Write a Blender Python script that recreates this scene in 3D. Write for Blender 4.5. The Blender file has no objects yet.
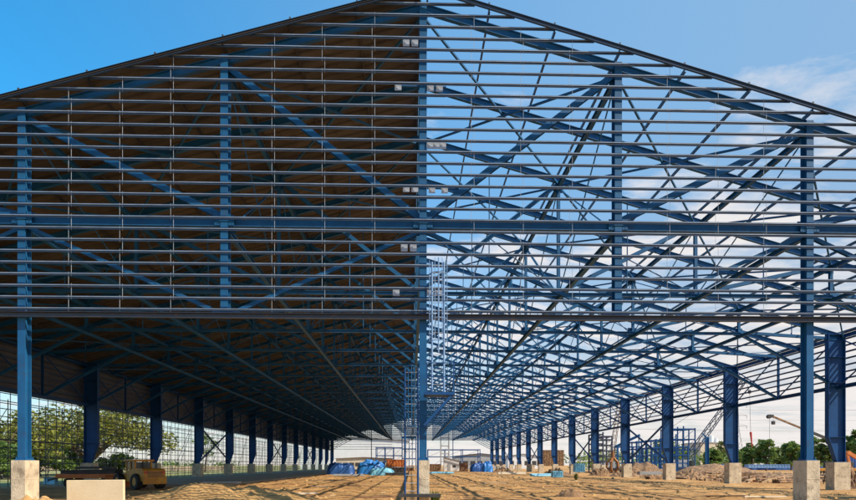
import bpy, math, random
from mathutils import Vector, Matrix, noise
random.seed(7)
R = math.radians
scene = bpy.context.scene
COL = scene.collection

# ------------------------------------------------------------------ camera frame
CAM_H = 1.87
YAW = R(1.623)
F = 600.0                       # focal length in photo pixels (856 wide)

def sx(px, D):
    """lateral position of photo column px at depth D"""
    return D * math.tan(math.atan((px - 428.0) / F) + YAW)

def hz(py, px, D):
    """height of photo row py at depth D"""
    s = sx(px, D)
    z = D * math.cos(YAW) + s * math.sin(YAW)
    return CAM_H + (465.0 - py) / F * z

# ------------------------------------------------------------------ mesh helper
class MB:
    def __init__(self):
        self.v = []; self.f = []
    def quadbox(self, pts):
        b = len(self.v); self.v += [tuple(p) for p in pts]
        for q in ((0, 3, 2, 1), (4, 5, 6, 7), (0, 1, 5, 4), (1, 2, 6, 5), (2, 3, 7, 6), (3, 0, 4, 7)):
            self.f.append(tuple(b + i for i in q))
        return self
    def box(self, x0, x1, y0, y1, z0, z1):
        return self.quadbox([(x0, y0, z0), (x1, y0, z0), (x1, y1, z0), (x0, y1, z0),
                             (x0, y0, z1), (x1, y0, z1), (x1, y1, z1), (x0, y1, z1)])
    def frame(self, a, b, up):
        a = Vector(a); b = Vector(b); d = (b - a).normalized()
        up = Vector(up); side = d.cross(up)
        if side.length < 1e-4: side = d.cross(Vector((1, 0, 0)))
        side.normalize(); u = side.cross(d).normalized()
        return a, b, side, u
    def bar(self, a, b, w, h, up=(0, 0, 1), off=(0, 0)):
        a, b, s, u = self.frame(a, b, up)
        o = s * off[0] + u * off[1]
        a = a + o; b = b + o
        c = [s * -w / 2 + u * -h / 2, s * w / 2 + u * -h / 2, s * w / 2 + u * h / 2, s * -w / 2 + u * h / 2]
        return self.quadbox([a + k for k in c] + [b + k for k in c])
    def ibeam(self, a, b, w, h, up=(0, 0, 1), t=0.03):
        """I section: width w across side, depth h along up"""
        self.bar(a, b, w, t, up, (0, h / 2 - t / 2))
        self.bar(a, b, w, t, up, (0, -h / 2 + t / 2))
        self.bar(a, b, t * .8, h - 2 * t - .002, up)
        return self
    def channel(self, a, b, w, h, up=(0, 0, 1), t=0.012, flip=1, lip=0):
        self.bar(a, b, t, h, up, (-flip * (w / 2 - t / 2), 0))
        self.bar(a, b, w - t - .001, t, up, (flip * t / 2, h / 2 - t / 2))
        self.bar(a, b, w - t - .001, t, up, (flip * t / 2, -h / 2 + t / 2))
        if lip: self.bar(a, b, t, lip, up, (flip * (w / 2 - t / 2), h / 2 - t - lip / 2 - .001))
        return self
    def tube(self, a, b, r, n=6, r2=None):
        a, b, s, u = self.frame(a, b, (0, 0, 1))
        if r2 is None: r2 = r
        k = len(self.v)
        for p, rr in ((a, r), (b, r2)):
            for i in range(n):
                t = 2 * math.pi * i / n
                self.v.append(tuple(p + s * math.cos(t) * rr + u * math.sin(t) * rr))
        for i in range(n):
            j = (i + 1) % n
            self.f.append((k + i, k + j, k + n + j, k + n + i))
        self.f.append(tuple(k + i for i in reversed(range(n))))
        self.f.append(tuple(k + n + i for i in range(n)))
        return self
    def path(self, pts, r, n=5):
        for p, q in zip(pts, pts[1:]): self.tube(p, q, r, n)
        return self
    def prism(self, prof, y0, y1, axis='y'):
        """closed profile in (x,z) extruded along y"""
        k = len(self.v); n = len(prof)
        for y in (y0, y1):
            for p in prof:
                self.v.append((p[0], y, p[1]) if axis == 'y' else (y, p[0], p[1]))
        for i in range(n):
            j = (i + 1) % n
            self.f.append((k + i, k + j, k + n + j, k + n + i))
        self.f.append(tuple(k + i for i in reversed(range(n))))
        self.f.append(tuple(k + n + i for i in range(n)))
        return self
    def build(self, name, mat, parent=None, bevel=0, smooth=False):
        me = bpy.data.meshes.new(name)
        me.from_pydata(self.v, [], self.f); me.update()
        import bmesh
        bm = bmesh.new(); bm.from_mesh(me)
        bmesh.ops.recalc_face_normals(bm, faces=bm.faces)
        if bevel:
            bmesh.ops.bevel(bm, geom=list(bm.edges), offset=bevel, segments=2, affect='EDGES', profile=.6)
        bm.to_mesh(me); bm.free()
        if smooth:
            for p in me.polygons: p.use_smooth = True
        if mat: me.materials.append(mat)
        o = bpy.data.objects.new(name, me); COL.objects.link(o)
        if parent: o.parent = parent
        return o

def tag(o, label=None, cat=None, group=None, kind=None):
    if label: o['label'] = label
    if cat: o['category'] = cat
    if group: o['group'] = group
    if kind: o['kind'] = kind
    return o

def empty(name, loc, label=None, cat=None, group=None, rz=0):
    o = bpy.data.objects.new(name, None); COL.objects.link(o)
    o.location = loc; o.rotation_euler = (0, 0, rz); o.empty_display_size = .3
    return tag(o, label, cat, group)

def dup(o, parent=None, delta=None):
    c = o.copy(); COL.objects.link(c)
    if parent: c.parent = parent
    if delta is not None: c.location = Vector(o.location) + Vector(delta)
    for ch in list(o.children):
        d = ch.copy(); COL.objects.link(d); d.parent = c
        for g in ch.children:
            e = g.copy(); COL.objects.link(e); e.parent = d
    return c

# ------------------------------------------------------------------ materials
def mat(name, c1, c2=None, scale=2.0, rough=.7, metal=0, bump=0, bscale=None, detail=6, stretch=None, spots=None, mid=(.35, .65), spec=None):
    m = bpy.data.materials.new(name); m.use_nodes = True
    nt = m.node_tree; bs = nt.nodes['Principled BSDF']
    bs.inputs['Roughness'].default_value = rough
    bs.inputs['Metallic'].default_value = metal
    if spec is not None: bs.inputs['Specular IOR Level'].default_value = spec
    if c2 is None: c2 = tuple(x * .75 for x in c1)
    tc = nt.nodes.new('ShaderNodeTexCoord')
    src = tc.outputs['Object']
    if stretch:
        mp = nt.nodes.new('ShaderNodeMapping'); mp.inputs['Scale'].default_value = stretch
        nt.links.new(src, mp.inputs['Vector']); src = mp.outputs['Vector']
    n = nt.nodes.new('ShaderNodeTexNoise'); n.inputs['Scale'].default_value = scale
    n.inputs['Detail'].default_value = detail; n.inputs['Roughness'].default_value = .62
    nt.links.new(src, n.inputs['Vector'])
    r = nt.nodes.new('ShaderNodeValToRGB')
    r.color_ramp.elements[0].position = mid[0]; r.color_ramp.elements[1].position = mid[1]
    r.color_ramp.elements[0].color = (*c2, 1); r.color_ramp.elements[1].color = (*c1, 1)
    nt.links.new(n.outputs['Fac'], r.inputs['Fac'])
    out = r.outputs['Color']
    if spots:
        sc, col, lo, hi = spots
        n2 = nt.nodes.new('ShaderNodeTexNoise'); n2.inputs['Scale'].default_value = sc
        n2.inputs['Detail'].default_value = 8; n2.inputs['Roughness'].default_value = .7
        nt.links.new(tc.outputs['Object'], n2.inputs['Vector'])
        mr = nt.nodes.new('ShaderNodeMapRange')
        mr.inputs['From Min'].default_value = lo; mr.inputs['From Max'].default_value = hi
        nt.links.new(n2.outputs['Fac'], mr.inputs['Value'])
        mx = nt.nodes.new('ShaderNodeMix'); mx.data_type = 'RGBA'
        nt.links.new(mr.outputs['Result'], mx.inputs['Factor'])
        nt.links.new(out, mx.inputs['A']); mx.inputs['B'].default_value = (*col, 1)
        out = mx.outputs['Result']
    nt.links.new(out, bs.inputs['Base Color'])
    if bump:
        nb = nt.nodes.new('ShaderNodeTexNoise'); nb.inputs['Scale'].default_value = bscale or scale * 6
        nb.inputs['Detail'].default_value = 8
        nt.links.new(src, nb.inputs['Vector'])
        b = nt.nodes.new('ShaderNodeBump'); b.inputs['Strength'].default_value = bump
        b.inputs['Distance'].default_value = .05
        nt.links.new(nb.outputs['Fac'], b.inputs['Height'])
        nt.links.new(b.outputs['Normal'], bs.inputs['Normal'])
    return m

M = {}
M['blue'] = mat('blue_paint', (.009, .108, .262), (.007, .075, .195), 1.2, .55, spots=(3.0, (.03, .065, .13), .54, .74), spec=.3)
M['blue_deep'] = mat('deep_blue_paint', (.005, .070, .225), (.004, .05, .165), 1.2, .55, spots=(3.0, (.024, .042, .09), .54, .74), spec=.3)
M['girt'] = mat('girt_paint', (.032, .075, .155), (.024, .056, .12), 1.5, .5, spots=(1.2, (.07, .065, .075), .55, .75))
M['prim'] = mat('primer_steel', (.035, .05, .085), (.025, .036, .06), 2, .5, spots=(3.0, (.12, .07, .045), .55, .75))
M['galv'] = mat('galvanised', (.46, .48, .50), (.36, .38, .40), 4, .35, metal=.3)
M['edge'] = mat('sunlit_lip_tone', (.30, .36, .44), (.17, .21, .27), 1.1, .4, metal=.2)  # lighter than the girts: sun glint on their lips put into the colour
M['plate'] = mat('plate_paint', (.36, .42, .52), (.28, .33, .42), 3, .4)
M['pale_blue'] = mat('pale_blue_paint', (.20, .34, .55), (.14, .25, .44), 2, .4)
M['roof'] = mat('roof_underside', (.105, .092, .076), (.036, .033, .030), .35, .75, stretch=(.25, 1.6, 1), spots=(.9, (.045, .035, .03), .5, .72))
M['wallsheet'] = mat('wall_sheet', (.085, .10, .13), (.06, .07, .095), .5, .6)
M['concrete'] = mat('pedestal_concrete', (.70, .58, .41), (.48, .385, .27), 1.3, .9, bump=.4, bscale=12, spots=(2.2, (.22, .165, .11), .50, .70), stretch=(1.6, 1.6, .7))
M['pale_concrete'] = mat('pale_concrete', (.76, .63, .42), (.68, .54, .34), 1.2, .85, bump=.15, bscale=14, spots=(5.0, (.34, .22, .12), .62, .74))
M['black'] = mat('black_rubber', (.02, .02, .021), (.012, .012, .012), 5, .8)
M['yellow'] = mat('machine_yellow', (.58, .26, .014), (.42, .17, .012), 1.6, .5, spots=(2.2, (.11, .06, .025), .52, .70))
M['glass'] = mat('cab_glass', (.03, .04, .045), (.02, .03, .03), 1, .08)
M['dirt'] = mat('dirt_heap', (.56, .33, .125), (.36, .20, .075), 1.4, .95, bump=.8, bscale=7, spots=(4.0, (.16, .095, .05), .52, .7))
M['darkdirt'] = mat('dark_dirt', (.28, .16, .08), (.09, .055, .035), 2.2, .95, bump=.8, bscale=8)
M['tarp'] = mat('blue_tarp', (.03, .22, .62), (.02, .14, .45), .8, .45, bump=.3, bscale=3)
M['tarp_dark'] = mat('dark_blue_tarp', (.02, .10, .34), (.012, .06, .22), .8, .5, bump=.3, bscale=3)
M['tarp_pale'] = mat('cyan_tarp', (.22, .52, .66), (.10, .36, .58), 1.2, .5, bump=.3, bscale=3)
M['orange'] = mat('orange_paint', (.62, .19, .045), (.45, .13, .035), 1, .6)
M['rodpaint'] = mat('rod_paint', (.13, .115, .07), (.08, .075, .05), 2, .6)
M['rubble'] = mat('rubble', (.50, .34, .19), (.10, .055, .035), .35, .9, detail=2, spots=(.6, (.30, .12, .05), .5, .6))
M['grab'] = mat('worn_orange', (.42, .17, .05), (.22, .10, .04), 2.5, .7)
M['rust'] = mat('rusty_steel', (.32, .185, .09), (.11, .065, .04), 2.2, .9, bump=.6, bscale=5, mid=(.42, .58))
M['white'] = mat('white_sheet', (.74, .74, .73), (.66, .66, .66), .3, .5)
M['cream'] = mat('cream_wall', (.62, .54, .42), (.5, .43, .33), .4, .8)
M['grey'] = mat('grey_sheet', (.36, .37, .38), (.27, .28, .29), .5, .6)
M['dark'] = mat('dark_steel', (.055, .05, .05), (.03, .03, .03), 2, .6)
M['brown'] = mat('brown_boards', (.24, .12, .06), (.14, .07, .04), .8, .8, stretch=(1, 1, 8))
M['bark'] = mat('bark', (.12, .085, .055), (.07, .05, .035), 3, .9, bump=.5)
M['red'] = mat('red_paint', (.62, .05, .04), (.45, .04, .03), 2, .5)
M['tan_fence'] = mat('tan_wall', (.52, .40, .27), (.40, .30, .20), .5, .9)
def leafmat(name, c1, c2):
    m = mat(name, c1, c2, .45, .5, detail=5, spec=.35, mid=(.42, .58))
    nt = m.node_tree; bs = nt.nodes['Principled BSDF']
    out = [n for n in nt.nodes if n.type == 'OUTPUT_MATERIAL'][0]
    tr = nt.nodes.new('ShaderNodeBsdfTranslucent'); mx = nt.nodes.new('ShaderNodeMixShader'); mx.inputs[0].default_value = .32
    src = bs.inputs['Base Color'].links[0].from_socket
    nt.links.new(src, tr.inputs['Color']); nt.links.new(bs.outputs[0], mx.inputs[1]); nt.links.new(tr.outputs[0], mx.inputs[2])
    nt.links.new(mx.outputs[0], out.inputs['Surface'])
    return m
M['leaf_a'] = leafmat('leaf_olive', (.27, .26, .04), (.085, .11, .022))  # dark second tone paints light and shade contrast between crown clumps
M['leaf_b'] = leafmat('leaf_green', (.20, .28, .055), (.085, .15, .035))
M['leaf_c'] = leafmat('leaf_dark', (.15, .235, .055), (.07, .125, .03))
M['leaf_d'] = leafmat('leaf_yellowish', (.17, .21, .05), (.10, .135, .03))
M['grassblade'] = leafmat('grass_blade', (.19, .22, .05), (.12, .15, .035))

# ground: sandy site with darker damp streaks and tyre tracks
def ground_material():
    m = bpy.data.materials.new('site_sand'); m.use_nodes = True
    nt = m.node_tree; L = nt.links.new; N = nt.nodes.new
    bs = nt.nodes['Principled BSDF']; bs.inputs['Roughness'].default_value = .95
    bs.inputs['Specular IOR Level'].default_value = .15
    tc = N('ShaderNodeTexCoord')
    def nz(scale, st, det=8, ro=.65):
        mp = N('ShaderNodeMapping'); mp.inputs['Scale'].default_value = st
        L(tc.outputs['Object'], mp.inputs['Vector'])
        n = N('ShaderNodeTexNoise'); n.inputs['Scale'].default_value = scale
        n.inputs['Detail'].default_value = det; n.inputs['Roughness'].default_value = ro
        L(mp.outputs['Vector'], n.inputs['Vector']); return n.outputs['Fac']
    def ramp(fac, stops):
        r = N('ShaderNodeValToRGB'); e = r.color_ramp.elements
        e[0].position, e[0].color = stops[0][0], (*stops[0][1], 1)
        e[1].position, e[1].color = stops[-1][0], (*stops[-1][1], 1)
        for p, c in stops[1:-1]:
            k = e.new(p); k.color = (*c, 1)
        L(fac, r.inputs['Fac']); return r.outputs['Color']
    def mixc(fac, a, b):
        x = N('ShaderNodeMix'); x.data_type = 'RGBA'
        L(fac, x.inputs['Factor']); L(a, x.inputs['A'])
        if isinstance(b, tuple): x.inputs['B'].default_value = (*b, 1)
        else: L(b, x.inputs['B'])
        return x.outputs['Result']
    def rng(fac, lo, hi):
        r = N('ShaderNodeMapRange'); r.inputs['From Min'].default_value = lo; r.inputs['From Max'].default_value = hi
        L(fac, r.inputs['Value']); return r.outputs['Result']
    base = ramp(nz(.06, (1, 1, 1)), [(.3, (.36, .19, .075)), (.5, (.53, .305, .125)), (.7, (.62, .40, .18))])
    base = mixc(rng(nz(.28, (.6, 1.5, 1), 10, .7), .48, .66), base, (.27, .16, .085))       # damp patches
    base = mixc(rng(nz(.9, (.8, 1.2, 1), 10, .74), .47, .62), base, (.31, .155, .058))          # trodden darker soil
    base = mixc(rng(nz(1.7, (.7, 1.3, 1), 10, .72), .53, .66), base, (.12, .065, .033))          # clods
    base = mixc(rng(nz(.35, (2.4, .25, 1)), .60, .70), base, (.68, .48, .25))      # dry swept bands
    L(base, bs.inputs['Base Color'])
    b = N('ShaderNodeBump'); b.inputs['Strength'].default_value = 1.0; b.inputs['Distance'].default_value = .22
    L(nz(3.0, (1, 1, 1)), b.inputs['Height']); L(b.outputs['Normal'], bs.inputs['Normal'])
    return m
M['ground'] = ground_material()
M['field'] = mat('field_grass', (.20, .20, .05), (.12, .14, .035), .12, .95, bump=.6, bscale=2, spots=(.25, (.36, .26, .13), .5, .62))
M['slab'] = mat('floor_slab', (.40, .33, .24), (.32, .26, .19), .3, .9, spots=(1.2, (.22, .16, .1), .55, .75))

# ------------------------------------------------------------------ setting
def grid_sheet(name, xs, ys, zf, m, kind='structure'):
    v = []; f = []
    nx, ny = len(xs), len(ys)
    for y in ys:
        for x in xs: v.append((x, y, zf(x, y)))
    for j in range(ny - 1):
        for i in range(nx - 1):
            a = j * nx + i; f.append((a, a + 1, a + nx + 1, a + nx))
    me = bpy.data.meshes.new(name); me.from_pydata(v, [], f); me.update()
    for p in me.polygons: p.use_smooth = True
    me.materials.append(m)
    o = bpy.data.objects.new(name, me); COL.objects.link(o)
    return tag(o, kind=kind)

def frange(a, b, s):
    n = int(round((b - a) / s)); return [a + (b - a) * i / n for i in range(n + 1)]

def gz(x, y):
    w = max(0.0, 1 - max(abs(x) - 30, 0) / 10) * max(0, min(1, (y - 18) / 6)) * max(0, min(1, (210 - y) / 60))
    n = noise.noise(Vector((x * .35, y * .35, 0))) * .08 + noise.noise(Vector((x * .8, y * .8, 4))) * .09
    n += noise.noise(Vector((x * .09, y * .09, 9))) * .08
    t = 0
    for c, wd in ((-3.2, .28), (-5.1, .28), (5.8, .25), (7.7, .25)):        # tyre ruts running the length of the hall
        d = abs(x - c - .4 * math.sin(y * .05))
        if d < wd * 2: t -= .05 * (1 - d / (wd * 2))
    return (n + t) * w
xs = [-3000, -1200, -500, -200, -90, -60] + frange(-45, 45, .6) + [60, 90, 200, 500, 1200, 3000]
ys = [-200, -60, -10, 6] + frange(12, 90, .6) + frange(91.5, 220, 1.5) + [260, 400, 800, 1600, 4000]
ground = grid_sheet('ground', xs, ys, gz, M['ground'])
field = grid_sheet('field', [-1500, -400, -150, -90, -60, -37], [44, 60, 90, 150, 250, 400, 900, 2500], lambda x, y: .012, M['field'])
slab = grid_sheet('concrete_apron', [-31.5, -20, -17], [52, 80, 140, 236], lambda x, y: .16, M['slab'])
MBs = MB(); MBs.box(-31.5, -17.02, 51.8, 236, -.3, .15)
sb = MBs.build('concrete_apron_edge', M['slab']); tag(sb, kind='structure')

# ------------------------------------------------------------------ the hall
S0, HW = .5, 32.6               # ridge position and half width
BAY = HW / 4
Y0, Y1 = 25.0, 240.0
APEX = 21.45; SL = .283
ZB = CAM_H + 10.0               # bottom chord / gable beam level
ZW = CAM_H + 5.9
ZL = 8.05                       # bottom of gable girts
def roofz(s): return APEX - SL * abs(s - S0)
EAVE = roofz(S0 + HW)
lines = [S0 + BAY * k for k in range(-4, 5)]

hall = empty('steel_hall', (0, 0, 0), 'huge gabled blue steel hall frame with roof sheeting on its left half only', 'building')

# --- gable columns with pedestals
def pedestal(x, y, wx, wy, h, parent, m='concrete'):
    b = MB().box(x - wx / 2, x + wx / 2, y - wy / 2, y + wy / 2, -.4, h)
    b.box(x - wx / 2 - .006, x + wx / 2 + .006, y - wy / 2 - .006, y + wy / 2 + .006, h * .62, h * .62 + .025)
    o = b.build('pedestal', M[m], parent, bevel=.008)
    return o
for k, s in enumerate(lines):
    kk = k - 4
    full = kk % 2 == 0
    top = roofz(s) - .45
    if abs(kk) == 4: continue
    b = MB()
    z0 = 2.1 if full else ZL - .1
    b.ibeam((s, 25.0, z0), (s, 25.0, top), .30, .42, up=(0, 1, 0), t=.035)
    # stiffeners and beam seats
    for z in ([ZB, ZL, z0 + .02] if full else [ZB, ZL + .05]):
        b.box(s - .19, s + .19, 24.77, 25.23, z - .02, z + .02)
    if full:
        b.box(s - .24, s + .24, 24.7, 25.3, 2.065, 2.10)
        for dx in (-.18, .18):
            for dy in (-.24, .24): b.tube((s + dx, 25 + dy, 2.05), (s + dx, 25 + dy, 2.2), .02, 5)
    c = b.build('gable_column' if full else 'hanging_column', M['blue'], hall)
    if full: pedestal(s, 25.05, .56 if kk else .50, .92, 2.06, c)

# --- side columns
def side_column(side, y):
    s = S0 + side * HW
    b = MB()
    out, inn = s, s - side * 1.32
    fw = .45
    zt = EAVE - .35
    # outer flange, web, inner flange with slanted base
    b.box(min(out, out - side * .04), max(out, out - side * .04), y - fw / 2, y + fw / 2, 2.12, zt)
    b.box(min(inn, inn + side * .04), max(inn, inn + side * .04), y - fw / 2, y + fw / 2, 4.0, zt)
    xi = out - side * .66
    b.quadbox([(inn, y - fw / 2, 4.0), (inn + side * .04, y - fw / 2, 4.0), (inn + side * .04, y + fw / 2, 4.0), (inn, y + fw / 2, 4.0)][::-1] and
              [(xi, y - fw / 2, 2.12), (xi + side * .04, y - fw / 2, 2.12), (xi + side * .04, y + fw / 2, 2.12), (xi, y + fw / 2, 2.12),
               (inn, y - fw / 2, 3.998), (inn + side * .04, y - fw / 2, 3.998), (inn + side * .04, y + fw / 2, 3.998), (inn, y + fw / 2, 3.998)])
    e = .05
    prof = [(out - side * e, 2.12), (out - side * e, zt - .01), (inn + side * e, zt - .01), (inn + side * e, 4.0), (xi + side * e, 2.13)]
    b.prism(prof, y - .012, y + .012)
    for z in (4.0, 7.9, 8.15, 10.1, zt - .05):       # stiffeners
        b.box(min(out - side * .05, inn + side * .05), max(out - side * .05, inn + side * .05), y - .2, y - .013, z - .012, z + .012)
    b.box(min(xi, out) - .08, max(xi, out) + .08, y - .32, y + .32, 2.085, 2.12)
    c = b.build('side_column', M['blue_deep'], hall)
    xm = (xi + out) / 2
    pedestal(xm - side * .12, y, 1.25, 1.0, 2.08, c)
    return c
col_ys = [30 + 15 * i for i in range(15)]
for side in (-1, 1):
    for y in col_ys:
        if y == 30 and side == -1: continue
        side_column(side, y)

# --- gable girts
GS = .467
GY = 24.62
z = ZL + .13
while z < APEX - .25:
    half = (APEX - .06 - z) / SL
    half = min(half, HW)
    b = MB().channel((S0 - half, GY, z), (S0 + half, GY, z), .055, .105, flip=1)
    g_ = b.build('gable_girt', M['girt'], hall)
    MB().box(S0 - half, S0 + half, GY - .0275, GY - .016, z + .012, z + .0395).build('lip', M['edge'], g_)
    z += GS
# --- gable beams
b = MB().ibeam((S0 - HW, 24.98, ZB), (S0 + HW, 24.98, ZB), .30, .40, t=.03)
for s in lines[1:-1]:
    b.box(s - .27, s + .27, 25.215, 25.24, ZB - .36, ZB + .42)
    for dx in (-.3, -.18, .18, .3):
        for dz in (-.1, .1): b.tube((s + dx, 24.80, ZB + dz), (s + dx, 24.835, ZB + dz), .02, 6)
    b.box(s - .40, s - .17, 24.812, 24.829, ZB - .17, ZB + .17); b.box(s + .17, s + .40, 24.812, 24.829, ZB - .17, ZB + .17)
b.build('gable_beam', M['blue'], hall)
b = MB().channel((S0 - HW, 24.66, ZL - .09), (S0 + HW, 24.66, ZL - .09), .16, .22, flip=1, t=.02)
b.build('sill_channel', M['prim'], hall)
# --- barge channels along the gable edges
for side in (-1, 1):
    b = MB().channel((S0 + side * .02, 24.5, APEX - .06), (S0 + side * HW, 24.5, EAVE - .06), .10, .17, flip=side, t=.012)
    b.build('barge_channel', M['girt'], hall)
# --- sag rods between the gable girts
for k in range(8):
    for q in (1, 2, 3):
        s = lines[k] + BAY * q / 4
        b = MB(); i = 0; z = ZL + .13
        while z + GS < roofz(s) - .1:
            o = .055 if i % 2 else -.055
            b.tube((s + o, GY + .0, z - .09), (s + o, GY, z + GS + .09), .0085, 5)
            z += GS; i += 1
        if b.v: b.build('sag_rod', M['galv'], hall)
# --- gable diagonals
def diag(b, a, c, w=.30, h=.2):
    b.ibeam(a, c, h, w, up=(0, 1, 0), t=.02)
for side in (-1, 1):
    for k in range(3 + 1):
        a = S0 + side * BAY * k; c = S0 + side * BAY * (k + 1)
        b = MB(); b.ibeam((a, 25.12, ZB + .2), (c, 25.12, roofz(c) - .75), .26, .20, up=(0, 1, 0), t=.02)
        b.build('gable_brace', M['blue'], hall)
        lo = (a, 25.1, ZB - .2) if k % 2 == 0 else (a, 25.1, ZL)
        hi = (c, 25.1, ZL) if k % 2 == 0 else (c, 25.1, ZB - .2)
        b = MB(); b.ibeam(lo, hi, .16, .14, up=(0, 1, 0), t=.016)
        b.build('gable_brace', M['blue'], hall)

# --- rafters every 5 m (mesh shared)
def rafter_mesh(y):
    b = MB()
    for side in (-1, 1):
        o = -.56
        b.ibeam((S0, y, APEX + o), (S0 + side * (HW - .1), y, EAVE + o), .19, .34, up=(0, 0, 1), t=.025)
    return b
ra = rafter_mesh(0).build('rafter', M['blue'], hall); ra.location.y = 25.0
for i in range(1, 44):
    o = ra.copy(); COL.objects.link(o); o.parent = hall; o.location.y = 25 + 5 * i

# --- purlins
PS = HW / 12
for side in (-1, 1):
    for i in range(13):
        s = S0 + side * (PS * i if i else .18)
        z = roofz(s) - .15
        b = MB().channel((s, Y0 - .45, z), (s, Y1 + .4, z), .07, .15, flip=side)
        b.box(s - .03, s + .03, Y0 - .42, Y0 - .34, z + .06, z + .36)          # end cleat standing above the edge
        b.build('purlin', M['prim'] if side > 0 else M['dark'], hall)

# --- longitudinal struts on the column lines
for s in lines[1:-1]:
    z = roofz(s) - .95
    b = MB().ibeam((s, Y0 + .2, z), (s, Y1, z), .20, .24, t=.02); b.build('roof_strut', M['blue'], hall)
    b = MB().ibeam((s, Y0 + .25, ZB - .25), (s, Y1, ZB - .25), .20, .22, t=.02); b.build('chord_strut', M['blue'], hall)

# --- trusses
def truss(y, detail=True):
    b = MB()
    b.ibeam((lines[1], 0, ZB), (lines[-2], 0, ZB), .2, .2, up=(0, 0, 1), t=.02)
    for side in (-1, 1):
        b.ibeam((S0 + side * 3 * BAY, 0, ZB), (S0 + side * (HW - .62), 0, ZW + .12), .18, .2, up=(0, 0, 1), t=.02)
    for s in lines[1:-1]:
        b.box(s - .34, s + .34, .115, .135, ZB - .16, ZB + .42)
        b.box(s - .26, s + .26, .115, .135, roofz(s) - 1.25, roofz(s) - .72)
    t = b.build('roof_truss', M['blue'], hall)
    posts = []
    for s in lines[1:-1]:
        p = MB().ibeam((s, 0, ZB + .1), (s, 0, roofz(s) - .8), .18, .18, up=(0, 1, 0), t=.018)
        posts.append(p)
    dg = []
    for side in (-1, 1):
        for k in range(4):
            a = S0 + side * BAY * k; c = S0 + side * BAY * (k + 1)
            top = roofz(c) - .75 if k < 3 else EAVE - .7
            d = MB().ibeam((a, .03, ZB + .1), (c - (side * .6 if k == 3 else 0), .03, top), .22, .18, up=(0, 1, 0), t=.018)
            dg.append(d)
            # light sub-struts to the mid point of each bay
            m_ = (a + c) / 2; zm = (ZB + .1 + top) / 2
            e = MB().tube((m_, .03, zm), (m_, .03, ZB + .1), .035, 6)
            e.tube((m_, .03, zm), (c, .03, ZB + .1), .035, 6)
            e.tube((m_, -.03, zm), (m_, -.03, roofz(m_) - .75), .035, 6)
            dg.append(e)
    for p in posts: p.build('web_post', M['blue'], t)
    for i, d in enumerate(dg): d.build('web_diagonal' if i % 2 == 0 else 'web_strut', M['blue'], t)
    t.location.y = y
    return t
t0 = truss(35.0)
tys = [45 + 7.5 * i for i in range(27)]
for y in tys:
    if y < 150:
        t = dup(t0, hall); t.location.y = y
# far trusses: too small to show their parts
bm_ = MB()
far = MB()
for ch in [t0] + list(t0.children):
    me = ch.data; k = len(far.v)
    far.v += [tuple(v.co) for v in me.vertices]
    far.f += [tuple(k + i for i in p.vertices) for p in me.polygons]
ft = far.build('roof_truss', M['blue'], hall); ys_far = [y for y in tys if y >= 150]
ft.location.y = ys_far[0]
for y in ys_far[1:]:
    o = ft.copy(); COL.objects.link(o); o.parent = hall; o.location.y = y

# --- roof-plane X bracing rods
ydiv = [25, 35, 45] + [60 + 15 * i for i in range(13)]
for side in (-1, 1):
    for k in range(4):
        a = S0 + side * BAY * k; c = S0 + side * BAY * (k + 1)
        za, zc = roofz(a) - .8, roofz(c) - .8
        for i in range(len(ydiv) - 1):
            if i > 3 and i % 3: continue
            y0, y1 = ydiv[i], ydiv[i + 1]
            b = MB().bar((a, y0 + .1, za), (c, y1, zc), .09, .09)
            b.bar((a, y1, za - .1), (c, y0 + .1, zc - .1), .09, .09)
            b.build('roof_brace', M['blue'], hall)
# --- longitudinal web X rods on the column lines
for s in (lines[2], lines[3], lines[5], lines[6]):
    zt, zb = roofz(s) - 1.1, ZB - .1
    yy = [25, 35, 45] + [52.5 + 7.5 * i for i in range(20)]
    for i in range(len(yy) - 1):
        if i % 2 == 1 and i > 2: continue
        b = MB().tube((s, yy[i] + .3, zt), (s, yy[i + 1], zb), .035, 5)
        b.tube((s + .08, yy[i] + .3, zb), (s + .08, yy[i + 1], zt), .035, 5)
        b.build('web_rod', M['blue'], hall)

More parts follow.
